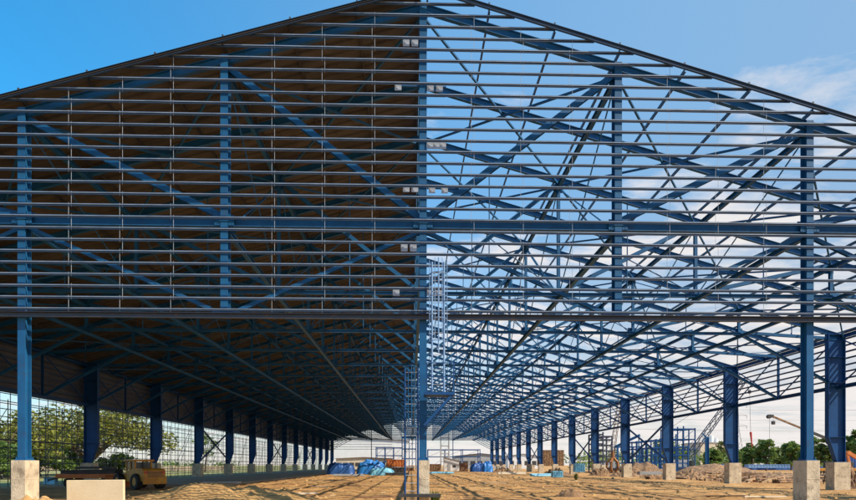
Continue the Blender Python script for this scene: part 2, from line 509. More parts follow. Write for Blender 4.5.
# --- side walls: girts, eave strut, wall trusses
ZW = CAM_H + 5.9
for side in (-1, 1):
    s = S0 + side * (HW + .12)
    b = MB().ibeam((S0 + side * (HW - .2), Y0 - .2, EAVE - .55), (S0 + side * (HW - .2), Y1, EAVE - .55), .2, .26, t=.02)
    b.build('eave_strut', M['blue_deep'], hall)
    b = MB().ibeam((S0 + side * (HW - .5), Y0 - .2, ZW), (S0 + side * (HW - .5), Y1, ZW), .2, .2, t=.02)
    b.build('wall_chord', M['blue_deep'], hall)
    z = ZW + .25
    while z < EAVE - .1:
        MB().channel((s, Y0 - .3, z), (s, Y1 + .2, z), .09, .12, flip=side).build('wall_girt', M['girt'], hall)
        z += .50
    for i in range(len(col_ys) - 1):
        ya, yb = col_ys[i], col_ys[i + 1]; ym = (ya + yb) / 2
        x = S0 + side * (HW - .42)
        b = MB().ibeam((x, ym, ZW + .1), (x, ym, EAVE - .65), .16, .16, up=(0, 1, 0), t=.016)
        for p, q in ((ya, ym), (ym, yb)):
            b.bar((x + .03, p + .2, ZW + .1), (x + .03, q - .1, EAVE - .7), .08, .08)
            b.bar((x - .06, p + .2, EAVE - .7), (x - .06, q - .1, ZW + .1), .08, .08)
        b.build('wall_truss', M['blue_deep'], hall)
    # X braces between columns below
    pairs = {-1: (4, 7, 10), 1: (3, 5, 8, 11)}[side]
    for i in pairs:
        ya, yb = col_ys[i], col_ys[i + 1]
        x = S0 + side * (HW - .6)
        b = MB().ibeam((x, ya + .3, 2.4), (x, yb - .3, ZW - .2), .2, .16, up=(1, 0, 0), t=.02)
        b.ibeam((x + .14, ya + .3, ZW - .2), (x + .14, yb - .3, 2.4), .2, .16, up=(1, 0, 0), t=.02)
        b.build('wall_brace', M['blue_deep'], hall)
# left wall: open girts reaching down to the ground, with sag rods
s = S0 - (HW + .12)
z = .75
while z < ZW:
    MB().channel((s, Y0 - .3, z), (s, Y1 + .2, z), .06, .06, flip=-1).build('wall_girt', M['girt'], hall)
    z += .62
for i in range(95):
    y = 45.5 + 1.25 * i
    MB().tube((s - .03, y, .3), (s - .03, y, ZW + .1), .032, 5).build('wall_sag_rod', M['rodpaint'], hall)
sc = empty('scaffold', (s - 1.5, 46, 0), 'long pole scaffold standing along the outside of the left wall under the grey sheeting', 'scaffold')
for i in range(70):
    y = 2.6 * i
    MB().tube((0, y, 0), (0, y, ZW - .4), .04, 5).build('standard', M['rodpaint'], sc)
for z in (1.0, 2.5, 4.0, 5.5, 7.0):
    MB().tube((.06, -1, z), (.06, 181, z), .035, 5).build('ledger', M['rodpaint'], sc)
for i in range(0, 66, 4):
    MB().tube((-.07, 2.6 * i, .6), (-.07, 2.6 * (i + 2), 6.6), .03, 5).build('brace', M['rodpaint'], sc)
# diagonal stays in the left wall
for y in range(52, 230, 15):
    MB().tube((s + .05, y, .8), (s + .05, y + 7, ZW), .03, 5).build('wall_stay', M['prim'], hall)

# --- cladding: ribbed sheets
def ribbed(name, n_len, pitch, rib, fn, m):
    """fn(t, off, end) -> point, t along the length, off = rib offset"""
    v = []; f = []
    prof = [(0, 0), (.62, 0), (.70, 1), (.92, 1)]
    n = int(n_len / pitch)
    for i in range(n + 1):
        for p, r in prof:
            t = min((i + p) * pitch, n_len)
            for e in (0, 1): v.append(fn(t, r * rib, e))
    k = len(v) // 2
    for i in range(k - 1):
        a = 2 * i; f.append((a, a + 1, a + 3, a + 2))
    me = bpy.data.meshes.new(name); me.from_pydata(v, [], f); me.update()
    me.materials.append(m)
    o = bpy.data.objects.new(name, me); COL.objects.link(o); o.parent = hall
    so = o.modifiers.new('thick', 'SOLIDIFY'); so.thickness = .012; so.offset = 1
    return o
def roof_fn(t, r, e):
    x = S0 - .1 if e == 0 else S0 - HW - .25
    return (x, Y0 - .55 + t, roofz(x) - .055 + r)
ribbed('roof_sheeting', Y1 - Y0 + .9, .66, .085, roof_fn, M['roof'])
def wall_fn(t, r, e):
    y = Y0 - .3 if e == 0 else Y1 + .2
    return (S0 - HW - .23 - r, y, ZW - .1 + t)
ribbed('wall_sheeting', EAVE - ZW, .42, .045, wall_fn, M['wallsheet'])

MB().box(S0 - .085, S0 - .07, Y0 - .55, Y1 + .3, APEX - .42, APEX - .09).build('lit_ridge_strip', M['galv'], hall)  # pale strip added to draw the sunlit edge of the roof sheeting
# --- rear gable posts and girts
for s in (lines[2], lines[4], lines[6]):
    MB().ibeam((s, Y1, 0), (s, Y1, roofz(s) - .5), .3, .4, up=(0, 1, 0), t=.04).build('rear_column', M['blue_deep'], hall)
for z in (8.2, 9.2, 10.2, 11.2, ):
    MB().channel((S0 - HW, Y1 + .3, z), (S0 - 8, Y1 + .3, z), .1, .16).build('rear_girt', M['girt'], hall)

# --- bracket plates beside the centre column
for (px, py, n, w) in ((402, 45, 2, 19), (395, 89, 1, 26), (426, 90, 2, 20), (426, 147, 3, 21), (402, 190, 2, 19), (427, 191, 2, 28), (400, 249, 2, 20), (393, 293, 1, 26), (426, 293, 2, 18)):
    D = 24.9
    x0 = sx(px, D); x1 = sx(px + w, D); zc = hz(py, px, D)
    b = MB().bar((x0, D, zc + .12), (x1, D, zc + .12), .10, .05)
    b.bar((x0, D + .2, zc - .13), (x1, D + .2, zc - .13), .05, .05)
    o = b.build('bracket', M['blue'], hall)
    for i in range(n):
        pl = MB()
        xx = x0 + (x1 - x0) * (i + .12) / max(n, 1) * .9 if n > 1 else x0
        pl.box(xx, xx + .27, D - .16, D - .13, zc - .15, zc + .15)
        pl.box(xx + .05, xx + .12, D - .18, D - .1605, zc - .08, zc + .06)
        pl.build('plate', M['plate'], o)

# --- caged ladder and platform on the centre column
def ladder(name, x0, x1, y, z0, z1, parent, hoops=True):
    b = MB()
    for x in (x0, x1): b.tube((x, y, z0), (x, y, z1), .045, 6)
    b.tube(((x0 + x1) / 2, y - .5, z0 + 1.5), ((x0 + x1) / 2, y - .5, z1), .03, 6)
    rg = MB(); z = z0 + .3
    while z < z1: rg.tube((x0, y, z), (x1, y, z), .013, 5); z += .3
    o = b.build(name, M['pale_blue'], parent)
    rg.build('rung', M['galv'], o)['kind'] = 'stuff'
    if hoops:
        z = z0 + 2.0
        cg = MB(); xm = (x0 + x1) / 2; rr = .38
        pts = [(math.cos(t) * rr, -math.sin(t) * rr * 1.4) for t in [math.pi * i / 8 for i in range(9)]]
        while z < z1 + .01:
            cg.path([(xm + p[0], y + p[1], z) for p in pts], .018, 5); z += .9
        for i in (1, 3, 5, 7): cg.tube((xm + pts[i][0], y + pts[i][1], z0 + 2.0), (xm + pts[i][0], y + pts[i][1], z1), .014, 5)
        cg.build('cage', M['pale_blue'], o)
    return o
D = 24.2
zp = hz(392, 430, D)
ladder('caged_ladder', sx(432, D), sx(444, D), D, zp, hz(262, 440, D), hall)
b = MB()
xa, xb = sx(424, D), sx(454, D)
b.box(xa, xb, D - .5, D + .5, zp - .16, zp - .06)
b.bar((xa, D - .42, hz(426, 424, D)), (xb - .1, D - .42, zp - .16), .10, .10)
b.bar((xa, D + .42, hz(426, 424, D)), (xb - .1, D + .42, zp - .16), .10, .10)
for x in (xa + .1, xb - .05):
    b.tube((x, D - .46, zp - .06), (x, D - .46, zp + 1.1), .025, 5)
b.tube((xa + .1, D - .46, zp + 1.1), (xb - .05, D - .46, zp + 1.1), .025, 5)
b.tube((xa + .1, D - .46, zp + .55), (xb - .05, D - .46, zp + .55), .02, 5)
b.build('ladder_platform', M['blue_deep'], hall)
b = MB().bar((xa - .1, D + .2, hz(413, 440, D) ), (xb - .3, D + .2, hz(413, 440, D)), .06, .06)
b.build('bracket', M['blue'], hall)

# free standing ladder tower left of the centre column
lt = empty('ladder_tower', (sx(411.5, 24.3), 24.3, 0), 'tall slim blue ladder tower with hoops standing beside the central concrete pedestal', 'ladder')
w = (sx(418, 24.3) - sx(405, 24.3)) / 2
zt = hz(368, 412, 24.3)
for x in (-w, w):
    MB().tube((x, 0, .12), (x, 0, zt), .04, 8).build('rail', M['blue_deep'], lt)
b = MB(); zz = .5
while zz < zt - .1:
    b.tube((-w, 0, zz), (w, 0, zz), .014, 5); zz += .32
rg = b.build('rung', M['galv'], lt); rg['kind'] = 'stuff'
b = MB()
for zz in (3.4, 4.2, 5.0, 5.8, 6.6):
    b.path([(-w + 2 * w * i / 8, -.05 - .55 * math.sin(math.pi * i / 8), zz) for i in range(9)], .02, 5)
for i in (2, 4, 6): b.tube((-w + 2 * w * i / 8, -.05 - .55 * math.sin(math.pi * i / 8), 3.4), (-w + 2 * w * i / 8, -.05 - .55 * math.sin(math.pi * i / 8), zt), .016, 5)
b.build('cage', M['blue'], lt)
MB().box(-w - .25, w + .9, -.3, .3, .58, .70).build('base_frame', M['dark'], lt)

#--THINGS--
# ------------------------------------------------------------------ plants
def leaf_mesh(mb, cx, cy, cz, rx, ry, rz, n, size, rng):
    """n leaf sprays scattered in the outer part of an ellipsoid clump"""
    for _ in range(n):
        while True:
            p = Vector((rng.uniform(-1, 1), rng.uniform(-1, 1), rng.uniform(-1, 1)))
            if .25 < p.length < 1: break
        c = Vector((cx + p.x * rx, cy + p.y * ry, cz + p.z * rz))
        a = Vector((rng.gauss(0, 1), rng.gauss(0, 1), rng.gauss(0, .6))).normalized()
        b = a.cross(Vector((rng.gauss(0, 1), rng.gauss(0, 1), rng.gauss(0, 1)))).normalized()
        s = size * rng.uniform(.6, 1.3)
        k = len(mb.v)
        mb.v += [tuple(c - a * s), tuple(c + b * s * .45), tuple(c + a * s), tuple(c - b * s * .45)]
        mb.f.append((k, k + 1, k + 2, k + 3))

def raw(mb, name, m, parent):
    me = bpy.data.meshes.new(name); me.from_pydata(mb.v, [], mb.f); me.update(); me.materials.append(m)
    o = bpy.data.objects.new(name, me); COL.objects.link(o); o.parent = parent; return o

def tree(name, x, y, h, wr, label, m, group=None, clumps=26, leaves=60, size=.35, trunk=.28, base=.3, seed=1, flat=.75, cat='tree'):
    rng = random.Random(seed)
    t = empty(name, (x, y, 0), label, cat, group)
    tb = MB(); cr = MB()
    th = h * (base + .12)
    tr = trunk
    lean = Vector((rng.uniform(-.4, .4), rng.uniform(-.4, .4), th))
    tb.tube((0, 0, -.3), lean * .55, tr, 8, tr * .78); tb.tube(lean * .55, lean, tr * .78, 8, tr * .6)
    for i in range(clumps):
        a = rng.uniform(0, 2 * math.pi); rr = wr * math.sqrt(rng.random()) * .82
        zn = rng.random()
        top = math.sqrt(max(0, 1 - (rr / wr) ** 2))
        zlo = h * base; zhi = zlo + (h - zlo) * (.35 + .65 * top)
        zc_ = zlo + (zhi - zlo) * (.25 + .68 * zn)
        cs = wr * rng.uniform(.2, .36)
        px, py = math.cos(a) * rr, math.sin(a) * rr
        leaf_mesh(cr, px, py, zc_, cs, cs, cs * flat, leaves, size, rng)
        if i % 2 == 0:
            mid = Vector((px * .45, py * .45, (lean.z + zc_) / 2))
            tb.tube(lean * .9, mid, tr * .35, 5, tr * .22); tb.tube(mid, (px, py, zc_), tr * .22, 5, tr * .08)
    tb.build('trunk', M['bark'], t); raw(cr, 'crown', m, t)
    return t

# broad rain tree beyond the left wall
def rain_tree(x, y, h, wr, label, seed, clumps=75, leaves=85):
    rng = random.Random(seed)
    t = empty('broad_tree', (x, y, 0), label, 'tree')
    tb = MB(); cr = MB()
    tb.tube((0, 0, -.3), (.3, 0, 2.6), .75, 10, .55)
    limbs = []
    for i in range(9):
        a = 2 * math.pi * i / 9 + rng.uniform(-.3, .3)
        e = Vector((math.cos(a) * wr * .55, math.sin(a) * wr * .55, h * rng.uniform(.5, .68)))
        m1 = Vector((e.x * .4, e.y * .4, h * .36))
        tb.tube((.3, 0, 2.4), m1, .34, 7, .24); tb.tube(m1, e, .24, 6, .1); limbs.append((m1, e))
    for i in range(clumps):
        a = rng.uniform(0, 2 * math.pi); q = math.sqrt(rng.random()); rr = wr * q * .93
        hump = 1 - .55 * q ** 2.2
        z = h * (.24 + .67 * hump * rng.uniform(.25, 1))
        px, py = math.cos(a) * rr, math.sin(a) * rr
        c = wr * rng.uniform(.12, .22)
        leaf_mesh(cr, px, py, z, c * 1.25, c * 1.25, c * .6, leaves, .36, rng)
        if i % 2 == 0:
            m1, e = limbs[int(a / (2 * math.pi) * 9) % 9]
            tb.tube(e.lerp(m1, .3), (px, py, z), .09, 5, .03)
    tb.build('trunk', M['bark'], t); raw(cr, 'crown', M['leaf_a'], t)
    return t
rain_tree(sx(88, 108), 108, 14.3, 13.5, 'broad olive green tree with wide spreading crown beyond the left wall of the hall', 3, 112, 95)
rain_tree(sx(8, 88), 88, 9.3, 8.0, 'darker low spreading tree at the left edge, behind the front left column', 5, 45, 80)
for i, (px, D, h, w, lab, m) in enumerate((
        (205, 150, 10.0, 3.2, 'small thin tree seen between the second and third left side columns', 'leaf_b'),
        (315, 330, 14.0, 5.0, 'dark narrow tree at the far end of the left column row', 'leaf_c'),
        (302, 330, 9.0, 4.5, 'low bushy tree beside the dark narrow tree at the far left end', 'leaf_b'))):
    tree('small_tree', sx(px, D), D, h, w, lab, M[m], clumps=18, leaves=40, size=.3, seed=20 + i)

for i, (px, D, h, w, lab) in enumerate(((42, 96, 6.0, 4.6, 'dark green bush under the broad tree, seen right of the front left column'),
        (3, 80, 5.0, 3.6, 'dark green bush at the very left edge under the low spreading tree'),
        (70, 112, 5.2, 4.6, 'olive bush at the trunk of the broad tree'), (118, 118, 4.6, 4.0, 'low green bush right of the broad tree trunk'))):
    tree('bush', sx(px, D), D, h, w, lab, M['leaf_c' if i < 2 else 'leaf_b'], clumps=34, leaves=80, size=.3, trunk=.12, base=.02, seed=90 + i, cat='bush')
# hedge line beyond the field on the left: reads as one mass
hb = MB(); rng = random.Random(4)
for i in range(230):
    t = rng.random(); y = 210 + 330 * t + rng.uniform(-6, 6); x = -150 - 115 * t + rng.uniform(-60, 60) * .3
    x = -95 - rng.random() * 330
    y = 330 + rng.uniform(-12, 12)
    leaf_mesh(hb, x, y, rng.uniform(.9, 3.4), 3.2, 2.5, 1.7, 26, .7, rng)
o = raw(hb, 'far_hedge', M['leaf_b'], None); tag(o, kind='stuff')
# long low wall beyond the field
w = MB().box(-330, -58, 199.6, 200, 0, 1.5)
for x in range(-326, -58, 8): w.box(x - .2, x + .2, 199.4, 200.2, 0, 1.72)
o = w.build('boundary_wall', M['tan_fence']); tag(o, 'long low tan boundary wall across the field on the left', 'wall')

# tree line on the right
tl = [(664, 300, 435, 22), (679, 260, 445, 20), (713, 230, 446, 16), (727, 300, 437, 18), (742, 240, 447, 17), (752, 210, 441, 14), (766, 190, 433, 17),
      (780, 230, 444, 15), (791, 205, 440, 16), (806, 180, 446, 13), (815, 215, 434, 17), (826, 175, 433, 16), (843, 160, 431, 16), (856, 150, 426, 17), (868, 170, 430, 18), (881, 160, 436, 14)]
looks = ['pale green bushy tree', 'dark green rounded tree', 'mid green spreading tree', 'tall dark tree', 'low olive shrubby tree', 'dense green tree', 'taller rounded dark tree',
         'ragged light green tree', 'full dark green tree', 'small loose green tree', 'broad dark tree', 'high domed green tree', 'big dark spreading tree', 'largest tall tree', 'wide dark tree', 'dense bushy tree']
where = ['behind the blue steel tower frame', 'left of the lattice crane foot', 'right of the lattice crane foot', 'behind the column nearest the lattice crane', 'just right of the column beside the pylon', 'under the hanging red load', 'below the hook of the telescopic crane',
         'between the crane hook and the front right column', 'left of the front right column', 'hidden partly behind the front right column', 'just right of the front right column', 'under the telescopic crane boom',
         'behind the last big right column', 'at the right edge of the picture', 'past the right edge behind the orange arm', 'farthest to the right of the tree line']
for i, (px, D, py, wpx) in enumerate(tl):
    h = hz(py, px, D); wr = wpx / F * D * .62
    tree('tree', sx(px, D), D, h, wr, looks[i] + ' ' + where[i], M[('leaf_b', 'leaf_c', 'leaf_b', 'leaf_d')[i % 4]], 'trees in the right tree line', clumps=40, leaves=75, size=.5, trunk=.3, base=.04, seed=50 + i)
# scrub under and behind the line: one mass
hb = MB(); rng = random.Random(8)
for i in range(520):
    x = rng.uniform(66, 330); y = 250 + rng.uniform(-25, 30)
    leaf_mesh(hb, x, y, rng.uniform(.6, 6.5), 4.0, 3, 2.6, 26, .75, rng)
o = raw(hb, 'far_scrub', M['leaf_b'], None); tag(o, kind='stuff')

# weeds by the centre pedestal
def weed(x, y, h, n, label, seed):
    rng = random.Random(seed); b = MB()
    for i in range(n):
        a = rng.uniform(0, 6.28); l = h * rng.uniform(.5, 1); bend = rng.uniform(.1, .55)
        r0 = Vector((rng.uniform(-.12, .12), rng.uniform(-.12, .12), 0)); d = Vector((math.cos(a), math.sin(a), 0)); sd = Vector((-d.y, d.x, 0)) * .022
        p1 = r0 + d * bend * l * .4 + Vector((0, 0, l * .6)); p2 = r0 + d * bend * l + Vector((0, 0, l * rng.uniform(.75, 1)))
        k = len(b.v); b.v += [tuple(r0 - sd), tuple(r0 + sd), tuple(p1 + sd), tuple(p1 - sd), tuple(p2)]
        b.f += [(k, k + 1, k + 2, k + 3), (k + 3, k + 2, k + 4)]
    o = raw(b, 'weed', M['grassblade'], None); o.location = (x, y, 0)
    return tag(o, label, 'weed')
weed(sx(435, 26.2), 26.2, .95, 90, 'tuft of green weeds growing at the right foot of the centre pedestal', 2)
weed(sx(576, 74), 74, 1.1, 120, 'green weed clump beside the cyan crate by the right columns', 3)

# ------------------------------------------------------------------ heaps
def heap(name, x, y, rx, ry, h, m, label, cat, seed, amp=.28, freq=1.2, res=48, ridge=None):
    v = []; f = []
    for j in range(res + 1):
        for i in range(res + 1):
            u = -1 + 2 * i / res; w_ = -1 + 2 * j / res
            # square to disc
            px = u * math.sqrt(1 - w_ * w_ / 2); py = w_ * math.sqrt(1 - u * u / 2)
            r = min(1, math.hypot(px, py))
            X = px * rx; Y = py * ry
            n = noise.noise(Vector((X * freq / max(rx, ry) * 3, Y * freq / max(rx, ry) * 3, seed)))
            n2 = noise.noise(Vector((X * 2.3, Y * 2.3, seed + 5))); n3 = noise.noise(Vector((X * 6, Y * 6, seed + 9)))
            base = (1 - r ** (2.4 if name == 'dirt_mound' else 1.5))
            z = h * base * (1 + amp * 2 * n) + (n2 * .11 + n3 * .11 + noise.noise(Vector((X * 13, Y * 13, seed + 2))) * .05) * min(h, 1.2) * base ** .5
            v.append((X, Y, z - .06 - .1 * (r > .98)))
    for j in range(res):
        for i in range(res):
            a = j * (res + 1) + i; f.append((a, a + 1, a + res + 2, a + res + 1))
    me = bpy.data.meshes.new(name); me.from_pydata(v, [], f); me.update()
    for p in me.polygons: p.use_smooth = True
    me.materials.append(M[m])
    o = bpy.data.objects.new(name, me); COL.objects.link(o); o.location = (x, y, 0)
    return tag(o, label, cat)
heap('dirt_mound', sx(228, 29.5), 29.5, 4.9, 2.0, .92, 'dirt', 'long heap of sunlit sandy soil in the left foreground', 'dirt mound', 1, res=90)
heap('dirt_mound', sx(32, 22.6), 22.6, 1.25, .8, .66, 'dirt', 'small soil heap at the foot of the front left concrete pedestal', 'dirt mound', 2)
heap('dirt_mound', sx(570, 35), 35, 1.0, .7, .46, 'darkdirt', 'small dark lump of soil in the right foreground', 'dirt mound', 3)
heap('dirt_mound', sx(716, 150), 150, 10.5, 6, 2.1, 'rust', 'long brown ramp of soil at the foot of the lattice crane', 'dirt mound', 4, amp=.15)
heap('dirt_mound', sx(641, 112), 112, 5.6, 3.5, 2.1, 'darkdirt', 'dark brown soil heap between two right side columns, in front of the steel tower frame', 'dirt mound', 5)
dl = [(690, 84, 3.4, .95, 'rust', 'rusty debris heap right of the third right pedestal'), (655, 88, 2.4, .8, 'rust', 'rusty scrap heap left of the third right pedestal'), (556, 110, 3, 1.1, 'darkdirt', 'dark rubble heap in front of the brown stack of boards'),
      (600, 104, 2.2, 1.3, 'darkdirt', 'dark rubble heap left of the orange grab'), (626, 98, 2.8, 1.2, 'rust', 'rust coloured rubble heap under the orange grab'), (776, 88, 5.5, .7, 'rust', 'low rusty strip of debris left of the front right pedestal'),
      (503, 150, 3, 1.2, 'darkdirt', 'small dark heap at the end of the right columns'), (851, 47, 1.0, 1.3, 'rust', 'rusty scrap heap cut by the right edge, beside the big right pedestal')]
for i, (px, D, r, h, m, lab) in enumerate(dl):
    heap('debris_heap', sx(px, D), D, r, r * .7, h, m, lab, 'debris heap', 30 + i, amp=.4, freq=2.2)

# scattered stones and scraps on the site: nobody could count them
sb_ = MB(); rng = random.Random(12)
for i in range(5200):
    y = 24 + 75 * rng.random() ** 1.6; x = rng.uniform(-20, 30); s_ = rng.uniform(.015, .06) * (1 + (rng.random() < .10) * 2.2)
    z = gz(x, y); k = len(sb_.v)
    pts = [Vector((rng.uniform(.6, 1.2) * math.cos(a), rng.uniform(.6, 1.2) * math.sin(a), 0)) for a in (0, 1.3, 2.6, 3.8, 5.1)]
    for p in pts: sb_.v.append((x + p.x * s_, y + p.y * s_, z - .01))
    sb_.v.append((x, y, z + s_ * .8))
    for a in range(5): sb_.f.append((k + a, k + (a + 1) % 5, k + 5))
o = raw(sb_, 'gravel', M['dirt'], None); tag(o, kind='stuff')

# ------------------------------------------------------------------ foreground block and planks
x0, x1 = sx(66, 26), sx(124, 26); hb_ = hz(480, 95, 26)
o = MB().box(-(x1 - x0) / 2, (x1 - x0) / 2, 0, .16, -.05, hb_).build('concrete_block', M['pale_concrete'], bevel=.02)
o.location = ((x0 + x1) / 2, 26, 0); o.rotation_euler = (0, R(-.5), R(-2))
tag(o, 'pale cream concrete slab standing on edge in the left foreground', 'concrete block')
bl = [(300, 38, 2.2, .3, 'pale plank lying on the sand in front of the left mound', 'cream', 25), (330, 70, 5, .12, 'thin dark bar lying on the sand beyond the left mound', 'dark', 20),
      (222, 58, 3.6, .2, 'pale grey sheet lying on the shaded floor under the roof', 'white', 4)]
for px, D, l, w_, lab, m, rz in bl:
    o = MB().box(-l / 2, l / 2, -w_ / 2, w_ / 2, 0, .09).build('plank', M[m], bevel=.01)
    o.location = (sx(px, D), D, max(gz(sx(px, D), D), 0) + .02 + (.16 if m == 'white' else 0)); o.rotation_euler = (0, 0, R(rz)); tag(o, lab, 'plank')

# ------------------------------------------------------------------ wheel loader under the roof
def loader(x, y, rz):
    t = empty('wheel_loader', (x, y, 0), 'dusty yellow wheel loader parked in the shade behind the pale panel', 'loader', rz=rz)
    b = MB()
    b.prism([(.2, .75), (3.0, .75), (3.25, 1.0), (3.2, 1.75), (2.9, 1.9), (1.2, 1.95), (.2, 1.3)], -.95, .95)
    b.box(3.2, 3.34, -1.0, 1.0, .5, 1.15)
    b.build('engine_body', M['yellow'], t, bevel=.04)
    b = MB(); b.prism([(-2.2, .65), (.15, .65), (.15, 1.25), (-.4, 1.45), (-1.9, 1.3), (-2.3, 1.0)], -.75, .75)
    b.build('front_frame', M['yellow'], t, bevel=.03)
    cab = MB()
    cab.box(-.55, 1.15, -.75, .75, 1.2, 1.75)
    for (px, py) in ((-.5, -.7), (-.5, .7), (1.1, -.7), (1.1, .7), (.35, -.72), (.35, .72)):
        cab.box(px - .09, px + .09, py - .06, py + .06, 1.74, 2.58)
    co = cab.build('cab', M['yellow'], t)
    MB().box(-.75, 1.3, -.9, .9, 2.56, 2.74).build('cab_roof', M['yellow'], co, bevel=.03)
    MB().box(-.40, 1.0, -.715, -.70, 1.8, 2.5).build('window', M['glass'], co); MB().box(-.40, 1.0, .70, .715, 1.8, 2.5).build('window', M['glass'], co)
    MB().box(1.095, 1.11, -.6, .6, 1.8, 2.5).build('window', M['glass'], co)
    gr = MB()
    for q in range(7): gr.box(3.21, 3.24, -.6, .6, 1.05 + .09 * q, 1.09 + .09 * q)
    gr.build('grille', M['dark'], t)
    for wy in (-.75, .75): MB().box(3.2, 3.27, wy - .12, wy + .12, 1.5, 1.66).build('tail_light', M['red'], t)
    MB().box(.0, .5, -.3, .3, 1.75, 2.3).build('seat', M['black'], co, bevel=.05)
    MB().bar((-.1, 0, 1.7), (-.3, 0, 2.1), .06, .06).build('steering_column', M['dark'], co)
    MB().tube((2.4, .5, 1.9), (2.4, .5, 2.55), .06, 8).build('exhaust', M['dark'], t)
    for wx in (-1.35, 2.05):
        for wy in (-.98, .98):
            wb = MB(); n = 28
            rr = .72
            prof = [(rr * .55, -.24), (rr * .93, -.25), (rr, -.17), (rr, .17), (rr * .93, .25), (rr * .55, .24)]
            k0 = len(wb.v)
            for i in range(n):
                a = 2 * math.pi * i / n
                q = 1 + (.025 if i % 2 else 0)
                for r_, yy in prof: wb.v.append((math.cos(a) * r_ * q, yy, math.sin(a) * r_ * q))
            for i in range(n):
                for j in range(6):
                    a0 = i * 6 + j; a1 = i * 6 + (j + 1) % 6; b0 = ((i + 1) % n) * 6 + j; b1 = ((i + 1) % n) * 6 + (j + 1) % 6
                    wb.f.append((a0, a1, b1, b0))
            wo = wb.build('wheel', M['black'], t); wo.location = (wx, wy, .73)
            MB().tube((0, -.2, 0), (0, .2, 0), rr * .56, 16).build('rim', M['yellow'], wo)
    ar = MB()
    for wy in (-.55, .55):
        ar.bar((-.9, wy, 1.35), (-2.6, wy, 1.2), .12, .3); ar.bar((-2.6, wy, 1.2), (-3.6, wy, .5), .12, .26)
    ar.bar((-2.6, -.55, 1.2), (-2.6, .55, 1.2), .14, .14)
    ar.build('lift_arm', M['orange'], t)
    bk = MB(); bk.prism([(-3.5, .12), (-4.5, .08), (-4.55, .14), (-3.75, .35), (-3.62, 1.0), (-3.9, 1.22), (-3.84, 1.28), (-3.5, 1.05), (-3.4, .5)], -1.25, 1.25)
    bk.build('bucket', M['orange'], t)
    return t
lo_ = loader(-21.5, 47.8, R(-42)); lo_.scale = (.9, .9, .84)
t = empty('trailer', (sx(93, 51), 51, 0), 'low orange flatbed trailer loaded with dark steel, left of the yellow wheel loader', 'trailer', rz=R(3))
MB().box(-2.5, 2.5, -1.0, 1.0, .78, 1.14).build('deck', M['orange'], t, bevel=.03)
ld_ = MB()
for i in range(7): ld_.ibeam((-2.2, -.78 + .26 * i, 1.30), (2.1, -.78 + .26 * i, 1.30 + .05 * (i % 3)), .2, .28, t=.03)
ld_.box(-1.2, 1.6, -.5, .5, 1.56, 1.74)
ld_.build('load', M['dark'], t)
for xx in (-1.5, 1.3):
    for yy in (-.8, .8):
        w_o = MB().tube((xx, yy - .14, .42), (xx, yy + .14, .42), .42, 18).build('wheel', M['black'], t)
        MB().tube((xx, yy - .16, .42), (xx, yy + .16, .42), .2, 12).build('rim', M['orange'], w_o)
MB().bar((-2.5, 0, .9), (-3.6, 0, .6), .14, .14).build('drawbar', M['dark'], t)
o = MB().box(-.5, .5, -.3, .3, 0, .62).box(-.55, .55, -.35, .35, .63, .70).build('tool_box', M['tarp_pale']); o.location = (sx(51, 59), 59, 0)
tag(o, 'small cyan tool box on the ground behind the front left pedestal', 'tool box')

rng = random.Random(77)
for i in range(16):
    y = rng.uniform(31, 70); x = rng.uniform(-9, 26); l = rng.uniform(.8, 3.2)
    o = MB().box(-l / 2, l / 2, -.07, .07, 0, .07).build('timber_offcut', M['brown' if i % 3 else 'cream'], bevel=.006)
    o.location = (x, y, gz(x, y) + .02); o.rotation_euler = (0, R(rng.uniform(-2, 2)), R(rng.uniform(-35, 35)))
    tag(o, 'loose timber offcut lying on the sand inside the hall', 'timber', 'timber offcuts on the sand')
# broken concrete, timber and scrap strewn along the right wall: nobody could count it
rb = MB(); rng = random.Random(31)
for i in range(900):
    y = 62 + 95 * rng.random() ** 1.3; x = 34 + 42 * rng.random() ** 1.5 + (y - 62) * .1
    L_ = rng.uniform(.15, .8) if rng.random() < .8 else rng.uniform(1, 3); w_ = rng.uniform(.1, .35); h_ = rng.uniform(.08, .4)
    a = rng.uniform(0, 3.14); c = Vector((x, y, h_ * .3)); d = Vector((math.cos(a), math.sin(a), rng.uniform(-.12, .25)))
    rb.bar(c - d * L_ / 2, c + d * L_ / 2, w_, h_)
o = raw(rb, 'rubble', M['rubble'], None); tag(o, kind='stuff')

# ------------------------------------------------------------------ tarped piles
def tarp(px, D, w_, d_, h, m, lab, seed, boxy=.5):
    v = []; f = []; res = 40
    for j in range(res + 1):
        for i in range(res + 1):
            u = -1 + 2 * i / res; q = -1 + 2 * j / res
            e = (abs(u) ** (2 + 4 * boxy) + abs(q) ** (2 + 4 * boxy))
            b_ = max(0, 1 - e) ** .42
            n = noise.noise(Vector((u * 2.2, q * 2.2, seed))); n2 = noise.noise(Vector((u * 6, q * 6, seed + 3)))
            z = h * b_ * (1 + .25 * n) + (n2 * .15 + noise.noise(Vector((u * 13, q * 13, seed + 7))) * .07) * h * b_ ** .5
            v.append((u * w_ / 2 * (1 + .05 * n2), q * d_ / 2 * (1 + .05 * n), max(z, -.02) - .02))
    for j in range(res):
        for i in range(res):
            a = j * (res + 1) + i; f.append((a, a + 1, a + res + 2, a + res + 1))
    me = bpy.data.meshes.new('covered_pile'); me.from_pydata(v, [], f); me.update(); me.materials.append(M[m])
    for p in me.polygons: p.use_smooth = True
    o = bpy.data.objects.new('covered_pile', me); COL.objects.link(o); o.location = (sx(px, D), D, 0)
    return tag(o, lab, 'covered pile')
tarp(341, 118, 5.2, 4, 2.1, 'tarp_dark', 'boxy stack under a dark blue tarpaulin, leftmost of the covered piles', 1, 1)
